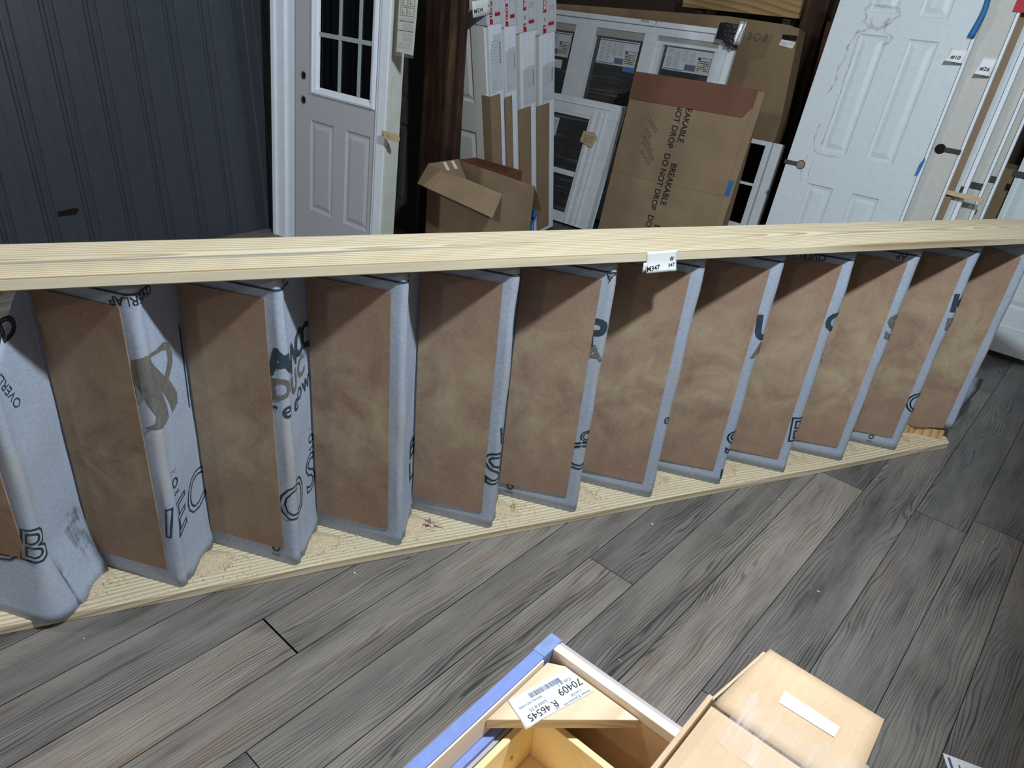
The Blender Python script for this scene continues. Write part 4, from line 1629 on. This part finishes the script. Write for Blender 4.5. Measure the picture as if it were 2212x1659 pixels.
m.prism([(0.918, -0.0150, 0.560), (0.952, -0.0150, 0.565), (0.958, -0.0150, 0.670), (0.925, -0.0150, 0.668)], (0, 0.0013, 0))
m.build('blue_tape', 'tape', kc)
m = MB()
m.prism([(0.0, -0.0008, 0.535), (0.90, -0.0008, 0.555), (0.90, -0.0008, 0.5566), (0.0, -0.0008, 0.5366)], (0, 0.0007, 0))
m.build('fold_line', 'pencil', kc)
for zc in (0.975, 0.540, 0.105):
    front_text('printed_lettering', 'BREAKABLE', 0.066, 'inkblack', kc, -0.757 + OC + 0.004, zc, -0.0012, True, bold=0.0010, xs=0.86)
    front_text('printed_lettering', 'DO NOT DROP', 0.066, 'inkblack', kc, -0.828 + OC + 0.004, zc + 0.002, -0.0012, True, bold=0.0010, xs=0.86)
for i, (t, x, z) in enumerate((('NEED', 0.245, 0.90), ('FOR', 0.215, 0.84), ('SAMPLES', 0.225, 0.78), ('SHOWER', 0.235, 0.73), ('DOOR', 0.225, 0.68))):
    put_text('handwriting', t, 0.042, 'pencil', kc, (x + 0.02 * i * 0.3, -0.0012, z), (0.75, 0, -0.66), (0.66, 0, 0.75))

# window peeking out right of the carton
wr = tag(lean('window_sash', 4.62, -0.62, 10, 0), 'dark glazed white window half hidden behind the BREAKABLE carton', 'window')
OW = 0.62
m = MB()
m.box(0, 0.345, 0.0, 0.05, 0.875, 0.905, 0.003)
m.box(0.335, 0.375, -0.008, 0.05, 0.02, 0.905, 0.004)
m.box(0.385, 0.450, 0.0, 0.05, 0.02, 0.905, 0.003)
m.box(0.0, 0.335, 0.0, 0.05, 0.600, 0.618)
m.box(0.0, 0.335, 0.0, 0.05, 0.30, 0.335)
m.build('window_frame', 'vinyl', wr)
m = MB()
m.box(0, 0.335, 0.028, 0.032, 0.1, 0.88)
m.build('glass_pane', 'glass', wr)
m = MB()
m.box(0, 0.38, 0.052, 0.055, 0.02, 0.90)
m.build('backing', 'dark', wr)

# plank and dark stud at the top
pl = tag(lean('wooden_plank', 5.45, -1.516, 0, 0), 'long yellowish plank lying level above the big carton', 'plank')
m = MB()
m.box(0, 0.955, 0, 0.04, 1.652, 1.80, 0.004)
m.build('board', 'plank', pl)
m = MB()
for x in (0.1, 0.83):
    m.box(x, x + 0.06, 0.041, 0.10, 0.0, 1.80)
m.build('support_leg', 'wall', pl)
ds = MB()
ds.box(0, 0.17, 0, 0.12, 0, 3.4)
dso = ds.build('dark_stud', 'post')
dso.location = W3(5.5, -0.557, 0)
dso.rotation_euler = (0, 0, R(-64))
tag(dso, 'dark timber stud standing between the plank and the stained white door', 'post')
# reddish box on its shelf between stud and door
m = MB()
m.box(0, 0.5, 0, 0.3, 0.0, 1.655)
so_ = m.build('wooden_crate', 'redwood')
so_.location = W3(5.5, -0.365, 0)
so_.rotation_euler = (0, 0, R(-64))
tag(so_, 'tall red brown crate standing behind the stained white door', 'crate')

# ================================================================== RIGHT: STACK OF DOORS
STK = 'white doors leaning at the right'


def bare(name, a, b0, w, h, label, mat='doorwhite', panels=(), z=0.0, tilt=10, t=0.036, strip=0.016):
    e = tag(lean(name, a, b0, tilt, z), label, 'door', STK)
    panel_leaf(w, h, t, list(panels)).build('door_leaf', mat, e)
    # bright planed edge on the right
    m = MB()
    m.box(w + 0.0025, w + strip, 0.002, t, 0.004, h - 0.004)
    m.build('door_edge', 'jamb', e)
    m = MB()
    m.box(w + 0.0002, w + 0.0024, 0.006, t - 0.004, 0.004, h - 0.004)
    m.build('shadow_line', 'gap', e)  # thin dark filler painted as the shadow line beside the edge
    return e


PA = []
for x0, x1 in ((0.170, 0.322), (0.432, 0.585)):
    PA += [(x0, x1, 0.990, 1.628), (x0, x1, 0.20, 0.797), (x0, x1, 1.738, 1.91)]
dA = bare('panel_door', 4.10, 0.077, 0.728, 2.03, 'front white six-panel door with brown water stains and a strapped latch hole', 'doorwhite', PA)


def latch(parent, x, z, direction, strap_to):
    m = MB()
    m.cyl((x, -0.0012, z), 0.027, 0.0014, 'y')
    o = m.build('latch_hole', 'hole', parent)
    m = MB()
    x0, x1 = sorted((x + direction * 0.022, strap_to))
    m.box(x0, x1, -0.005, -0.0006, z - 0.012, z + 0.013, 0.001)
    m.build('latch_strap', 'black', parent)


latch(dA, 0.090, 0.888, -1, -0.012)
m = MB()
m.cyl((0.090, -0.0022, 0.888), 0.023, 0.0012, 'y')
m.build('hole_cover', 'bore', dA)
# stains: thin irregular brown rings following water marks
m = MB()
rr = random.Random(2)


def stain(pts, w):
    m = MB()
    for (x0, z0), (x1, z1) in zip(pts, pts[1:]):
        n = max(2, int(math.hypot(x1 - x0, z1 - z0) / 0.012))
        pr = None
        for i in range(n + 1):
            t = i / n
            x, z = x0 + (x1 - x0) * t + rr.uniform(-0.004, 0.004), z0 + (z1 - z0) * t + rr.uniform(-0.003, 0.003)
            ww = w * rr.uniform(0.5, 1.4)
            d = Vector((-(z1 - z0), x1 - x0)).normalized()
            cur = ((x - d.x * ww, -0.0008, z - d.y * ww), (x + d.x * ww, -0.0008, z + d.y * ww))
            if pr:
                m.poly([pr[0], cur[0], cur[1], pr[1]])
            pr = cur
    m.build('water_stain', 'stain', dA)


S0 = 0.077
stain([(0.155, 1.745), (0.175, 1.71), (0.165, 1.69), (0.205, 1.665), (0.20, 1.645), (0.15, 1.635), (0.145, 1.60), (0.128, 1.56), (0.135, 1.50), (0.118, 1.44), (0.125, 1.36), (0.105, 1.30)], 0.006)
stain([(0.155, 1.745), (0.17, 1.78), (0.215, 1.775), (0.33, 1.77), (0.345, 1.735), (0.315, 1.71), (0.285, 1.665), (0.30, 1.645), (0.345, 1.63), (0.34, 1.60), (0.31, 1.585)], 0.006)
stain([(0.165, 1.62), (0.175, 1.3), (0.170, 1.02)], 0.004)
stain([(0.12, 1.13), (0.115, 1.05), (0.14, 0.985), (0.18, 0.965), (0.29, 0.97)], 0.004)
stain([(0.20, 1.71), (0.22, 1.66), (0.27, 1.66), (0.30, 1.72)], 0.010)
stain([(0.11, 0.95), (0.105, 0.85), (0.12, 0.80)], 0.003)
stain([(0.15, 0.93), (0.155, 0.84), (0.165, 0.80)], 0.003)
m = MB()
m.prism([(0.715, -0.0012, 0.955), (0.732, -0.0012, 0.965), (0.739, -0.0012, 1.04), (0.733, -0.0012, 1.06), (0.718, -0.0012, 1.02)], (0, -0.001, 0))
bt = m.build('blue_tape', 'tape')
bt.matrix_world = dA.matrix_basis
tag(bt, 'small torn blue tape on the right edge of the stained door, low down', 'tape')

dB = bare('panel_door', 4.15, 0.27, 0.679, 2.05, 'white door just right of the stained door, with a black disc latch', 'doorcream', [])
latch(dB, 0.585, 1.11, 1, 0.688)
# cardboard sheet between
cs = tag(lean('cardboard_sheet', 4.205, 0.35, 10, 0), 'brown cardboard sheet squeezed between the second and third leaning doors', 'cardboard sheet')
m = MB()
m.box(0, 0.642, 0, 0.012, 0.01, 2.0)
m.build('sheet', 'cardstrip', cs)
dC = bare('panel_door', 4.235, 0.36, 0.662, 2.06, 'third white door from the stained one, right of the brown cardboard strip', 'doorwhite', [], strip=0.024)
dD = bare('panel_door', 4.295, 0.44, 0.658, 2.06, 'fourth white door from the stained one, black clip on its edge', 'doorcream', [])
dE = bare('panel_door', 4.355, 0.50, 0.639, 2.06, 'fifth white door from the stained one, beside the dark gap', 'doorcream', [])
for e, x0, x1, z in ((dD, 0.60, 0.662, 0.944), (dE, 0.605, 0.643, 0.985)):
    m = MB()
    m.box(x0, x1, -0.008, -0.0006, z - 0.018, z + 0.016, 0.002)
    m.build('edge_clip', 'black', e)
m = MB()
m.box(0.652, 0.668, -0.008, -0.0006, 0.90, 0.935, 0.002)
m.build('edge_clip', 'black', dC)
# pale stick laid across the door edges
sk = tag(lean('wooden_stick', 4.195, 0.94, 10, 0), 'pale wooden stick laid across the edges of the leaning white doors', 'stick')
m = MB()
m.prism([(-0.004, -0.012, 0.884), (0.205, -0.012, 0.880), (0.205, -0.012, 0.905), (-0.004, -0.012, 0.908)], (0, 0.012, 0))
m.build('stick', 'shimwood', sk)
# paper tags on the doors
def ptag(base, x0, x1, z0, z1, txt, label, y=-0.006):
    e = empty('price_tag', base.location)
    e.rotation_euler = base.rotation_euler
    tag(e, label, 'tag')
    m = MB()

    def f(u, v):
        w = 1 - v
        return (x0 + (x1 - x0) * u, y - 0.050 * max(0.0, 1 - w) ** 1.5 * (1 - 0.6 * u) - 0.004, z0 + (z1 - z0) * w)
    m.grid(f, 5, 5)
    m.build('tag_paper', 'white', e, True, 0.0006)
    bent_text(txt, 0.028, f, x1 - x0, z1 - z0, 0.5, 0.66, 'pen', e, lift=(0, -0.0012, 0.0006), bold=0.0006)
    return e


ptag(dA, 0.655, 0.738, 1.535, 1.605, '#10', 'white paper tag reading #10 bent out over the stained door right edge')
ptag(dB, 0.612, 0.682, 1.490, 1.580, '#26', 'white paper tag reading #26 on the second leaning door right edge')
m = MB()
m.grid(lambda u, v: (0.716 + 0.036 * u * (0.6 + 0.4 * v) + 0.010 * math.sin(v * 4), -0.012 - 0.012 * math.sin(u * PI) - 0.006 * v, 1.885 - 0.222 * v), 5, 10)
b2 = m.build('blue_tape', 'tape', None, True, 0.0008)
b2.matrix_world = dA.matrix_basis
tag(b2, 'long twisted blue tape hanging from the top right edge of the stained door', 'tape')
m = MB()
m.box(0.66, 0.80, -0.006, -0.001, 1.80, 1.95)
rl = m.build('red_label', 'red')
rl.matrix_world = dB.matrix_basis
tag(rl, 'red printed label wrapped round the door edge in the top right corner', 'label')
# far right door, its foot visible under the stair
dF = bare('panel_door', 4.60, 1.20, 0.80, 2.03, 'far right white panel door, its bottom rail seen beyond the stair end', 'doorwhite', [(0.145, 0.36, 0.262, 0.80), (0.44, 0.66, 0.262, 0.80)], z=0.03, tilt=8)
m = MB()
m.box(0.0, 0.004, -0.006, 0.0, 0.01, 2.0)
m.box(0.018, 0.030, -0.003, 0.0, 0.01, 2.0)
m.box(-0.02, 0.8, -0.003, 0.0, 0.150, 0.156)
m.build('bead', 'jamb', dF)
m = MB()
m.box(-0.02, 0.06, -0.007, -0.0006, 0.955, 0.99, 0.002)
m.build('latch_strap', 'black', dF)
m = MB()
m.box(-0.05, 0.80, -0.004, 0.09, 0.0005, 0.0290)
fb = m.build('floor_strip', 'black')  # black strip under the foot of the door
fb.location = W3(4.605, 1.20, 0)
fb.rotation_euler = (0, 0, R(-64))
tag(fb, 'black strip on the floor under the far right white door', 'batten')
# brown carton behind the gap
m = MB()
m.box(0, 0.35, 0, 0.25, 0, 0.99)
gc = m.build('cardboard_box', 'cardback')
gc.location = W3(4.93, 1.06, 0)
gc.rotation_euler = (0, 0, R(-64))
tag(gc, 'brown cardboard box seen in the gap left of the far right door', 'cardboard box')

# ================================================================== FOREGROUND
# cabinet carcass with blue rail, local x along -e1, y along e2
kb = empty('corner_cabinet', (1.023, -0.914, 0))
kb.rotation_euler = Matrix(((-0.88998, 0.45599, 0), (-0.45599, -0.88998, 0), (0, 0, 1))).to_euler() if False else (0, 0, 0)
cab_M = Matrix(((-0.88998, 0.45599, 0, 1.023), (-0.45599, -0.88998, 0, -0.914), (0, 0, 1, 0), (0, 0, 0, 1)))
# keep a right-handed frame: x along -e1, y along e2
kb.matrix_world = cab_M
tag(kb, 'open wooden cabinet with blue painted rail at the bottom of the view', 'cabinet')
CX, CYL, CH = 0.62, 0.52, 0.60
m = MB()
m.box(0.0, CX, 0.0, 0.023, 0.0, CH - 0.0005, 0.0012)
bl = m.build('blue_rail', 'blue', kb)
m = MB()
m.box(0.0, 0.052, -0.0006, 0.0236, CH - 0.05, CH + 0.0006)
m.build('masking_tape', 'bluetape', kb)
m = MB()
m.box(0.055, CX, 0.0232, 0.0262, CH - 0.055, CH - 0.004)
m.build('bare_rail_back', 'maple', kb)
m = MB()
m.box(0.055, CX, 0.0264, 0.040, CH - 0.065, CH - 0.056)
m.build('blue_bead', 'blue', kb)
m = MB()
m.box(0.055, CX, 0.0264, 0.046, 0.02, CH - 0.0655)
m.build('inner_rail', 'greyedge', kb)
m = MB()
m.box(0.0095, 0.0265, 0.0237, CYL, 0.0, CH, 0.0015)
m.build('side_panel', 'maple', kb)
m = MB()
m.box(0.0, 0.009, 0.0237, CYL, 0.0, CH - 0.004)
gp = m.build('side_skin', 'greyedge', kb)
m = MB()
m.box(0.0268, 0.0285, 0.0237, CYL, 0.0, CH - 0.02)
m.build('veneer', 'maplein', kb)
m = MB()
m.box(0.0, CX, CYL + 0.0005, CYL + 0.018, 0, CH)
m.box(CX + 0.0005, CX + 0.018, 0.0, CYL + 0.018, 0, CH)
m.build('side_panel', 'maple', kb)
m = MB()
m.box(0.0286, CX, 0.0462, CYL, 0.05, 0.062)
m.build('bottom_panel', 'maplein', kb)
# triangular oak corner block
m = MB()
m.prism([(0.045, 0.0275, CH - 0.037), (0.0290, 0.055, CH - 0.037), (0.0290, 0.207, CH - 0.037), (0.205, 0.0275, CH - 0.037)], (0, 0, 0.022))
bmesh.ops.bevel(m.bm, geom=list(m.bm.edges), offset=0.001, segments=1, affect='EDGES')
m.build('corner_block', 'oak', kb)
# drawer box inside
z0, z1 = 0.42, 0.54
m = MB()
x0, x1, y0, y1 = 0.110, 0.55, 0.050, 0.48
m.box(x0 - 0.012, x0, y0 - 0.0, y1, z0, z1, 0.0015)
m.box(x0 + 0.0003, x1, y0 - 0.0, y0 + 0.012, z0, z1, 0.0015)
m.box(x1 + 0.0003, x1 + 0.012, y0, y1, z0, z1)
m.box(x0 + 0.0003, x1, y1 - 0.012, y1, z0, z1)
dw = m.build('drawer', 'pinebox', kb)
dw['label'] = 'yellow pine drawer box'
m = MB()
m.box(x0 + 0.0003, x1, y0 + 0.0125, y1 - 0.0125, z0 + 0.006, z0 + 0.014)
m.build('drawer_bottom', 'pinebox', dw)
m = MB()
m.cyl((x0 + 0.06, y0 + 0.0118, z0 + 0.065), 0.004, 0.003, 'y', 10)
m.build('screw', 'silver', dw)
# shipping label on the oak block
lb = empty('shipping_label', (0, 0, 0))
lb.matrix_world = cab_M
tag(lb, 'white printed label numbered 70409 stuck on the oak corner block', 'label')
zt = CH - 0.0142
LP = [Vector((0.159, 0.025)), Vector((0.017, 0.060)), Vector((0.034, 0.128)), Vector((0.174, 0.082))]
LPx = [Vector((0.155, 0.0290)), Vector((0.0310, 0.0600)), Vector((0.0365, 0.122)), Vector((0.172, 0.083))]


def lp(u, v):
    return LP[0].lerp(LP[1], u).lerp(LP[3].lerp(LP[2], u), v)


m = MB()


def lbf(u, v):
    p = LPx[0].lerp(LPx[1], u).lerp(LPx[3].lerp(LPx[2], u), v)
    # past the front edge of the block the label bends down
    dline = (p.x * 0.207 + (p.y - 0.0275) * 0.176) - 0.205 * 0.207 + 0.004
    over = max(0.0, (p.x - 0.029) / 0.176 + (p.y - 0.0275) / 0.1795 - 1.0)
    return (p.x, p.y, zt + 0.0006 - over * 0.05)


m.grid(lbf, 14, 14)
m.build('label_paper', 'white', lb, True, 0.0004)
ux = (LP[0] - LP[1]).normalized()          # reading direction, towards the far left
uy = (LP[0] - LP[3]).normalized()


def ltext(s, size, u, v, mat, **kw):
    p = lbf(u, v)
    # the label reads upside down seen from the camera
    ex = Vector((ux.x, ux.y, 0))
    ey = Vector((-ex.y, ex.x, 0)) * (1 if -ex.y * (LP[3] - LP[0]).x + ex.x * (LP[3] - LP[0]).y > 0 else -1)
    put_text('printed_lettering', s, size, mat, lb, (p[0], p[1], p[2] + 0.0007), ex, ey, **kw)


# mirrored frame check: cab frame has y to the right of x reversed, so letters run along -x'
m = MB()
rr = random.Random(8)
for i in range(34):
    u0 = 0.10 + 0.50 * i / 34 + 0.002
    u1 = u0 + rr.uniform(0.004, 0.011)
    q = [lbf(u, v) for u, v in ((u0 + 0.18, 0.13), (u1 + 0.18, 0.13), (u1 + 0.18, 0.30), (u0 + 0.18, 0.30))]
    m.poly([(a, b, c + 0.0006) for a, b, c in q])
m.build('barcode', 'navy', lb, recalc=False)
for t_, sz, u_, v_ in (('70409', 0.0200, 0.80, 0.56), ('R 46545', 0.0180, 0.30, 0.80), ('Cab # 1', 0.0088, 0.80, 0.34), ('Load # 55', 0.0088, 0.29, 0.60), ('Walter & Jackson Inc', 0.0066, 0.76, 0.93), ('C43330', 0.0072, 0.80, 0.80), ('Job', 0.0066, 0.47, 0.93), ('INSTALL KITCHEN', 0.0056, 0.24, 0.40)):
    ltext(t_, sz, u_, v_, 'navy' if sz < 0.012 else 'pen')

# tan carton standing on the cabinet rim, local x along e1, y along e2
fx = empty('shipping_carton', (1.135, -1.203, 0.602))
fx.rotation_euler = (0, 0, R(-64))
# here local x = e2 (right), local y = e1 (far)
tag(fx, 'tan cardboard carton with clear tape and blank white sticker, right foreground', 'cardboard box')
HB = 0.118
m = MB()
m.box(0.0, 0.215, -0.36, -0.006, 0.0, HB)
m.build('carton', 'cardfg', fx)
m = MB()


def flapf(u, v):
    x = 0.002 + 0.200 * u
    y = -0.004 + 0.150 * v
    z = HB + 0.004 + 0.010 * v + 0.004 * math.sin(v * PI) - 0.03 * max(0, v - 0.55) * 0
    cut = 0.018 * v
    return (x + (cut if u < 0.5 else -cut * 0.3) * (1 if u in (0, 1) else 0), y, z)


m.grid(flapf, 8, 8)
fo = m.build('flap', 'cardfg', fx, True, 0.004)
m = MB()
m.box(-0.010, -0.003, -0.36, 0.0, HB - 0.05, HB + 0.012)
m.prism([(-0.006, 0.002, HB + 0.004), (0.004, 0.120, HB - 0.012), (0.012, 0.146, HB + 0.004), (0.000, 0.03, HB + 0.010)], (0.004, 0, 0))
m.build('side_flap', 'cardfg', fx)
m = MB()
m.prism([(0.17, -0.02, HB - 0.02), (0.222, -0.02, HB - 0.03), (0.226, 0.05, HB - 0.03), (0.20, 0.06, HB - 0.02)], (0, 0, 0.004))
m.build('side_flap', 'card', fx)
m = MB()
m.grid(lambda u, v: (0.03 + 0.175 * u, -0.055 + 0.11 * v, HB + 0.0012 + (0.0075 + 0.004 * v if v > 0.5 else 0.0075 * v * 2) + 0.001 * math.sin(u * 30)), 16, 8)
m.build('clear_tape', 'cleartape', fx, True)
m = MB()
m.prism([(0.072, 0.060, HB + 0.0145), (0.153, 0.062, HB + 0.0150), (0.153, 0.083, HB + 0.0165), (0.070, 0.085, HB + 0.0165)], (0, 0, 0.0006))
wl = m.build('blank_sticker', 'white', fx)

# printed sheet lying on the floor in the right corner
ps = tag(empty('printed_flyer', (2.135, -1.103, 0.001)), 'white printed sheet lying on the floor in the bottom right corner', 'flyer')
m = MB()
dA_, dB_ = Vector((0.70, -0.71, 0)), Vector((-0.59, -0.81, 0))
m.prism([(0, 0, 0), dA_ * 0.20, dA_ * 0.20 + dB_ * 0.26, dB_ * 0.26], (0, 0, 0.0005))
m.build('sheet', 'white', ps)
m = MB()
m.poly([p + Vector((0, 0, 0.001)) for p in (dA_ * 0.008 + dB_ * 0.008, dA_ * 0.015 + dB_ * 0.008, dA_ * 0.015 + dB_ * 0.20, dA_ * 0.008 + dB_ * 0.20)])
for i in range(5):
    m.poly([p + Vector((0, 0, 0.001)) for p in (dA_ * (0.03 + 0.018 * i) + dB_ * 0.02, dA_ * (0.034 + 0.018 * i) + dB_ * 0.02, dA_ * (0.034 + 0.018 * i) + dB_ * 0.15, dA_ * (0.03 + 0.018 * i) + dB_ * 0.15)])
m.build('small_print', 'navy', ps)
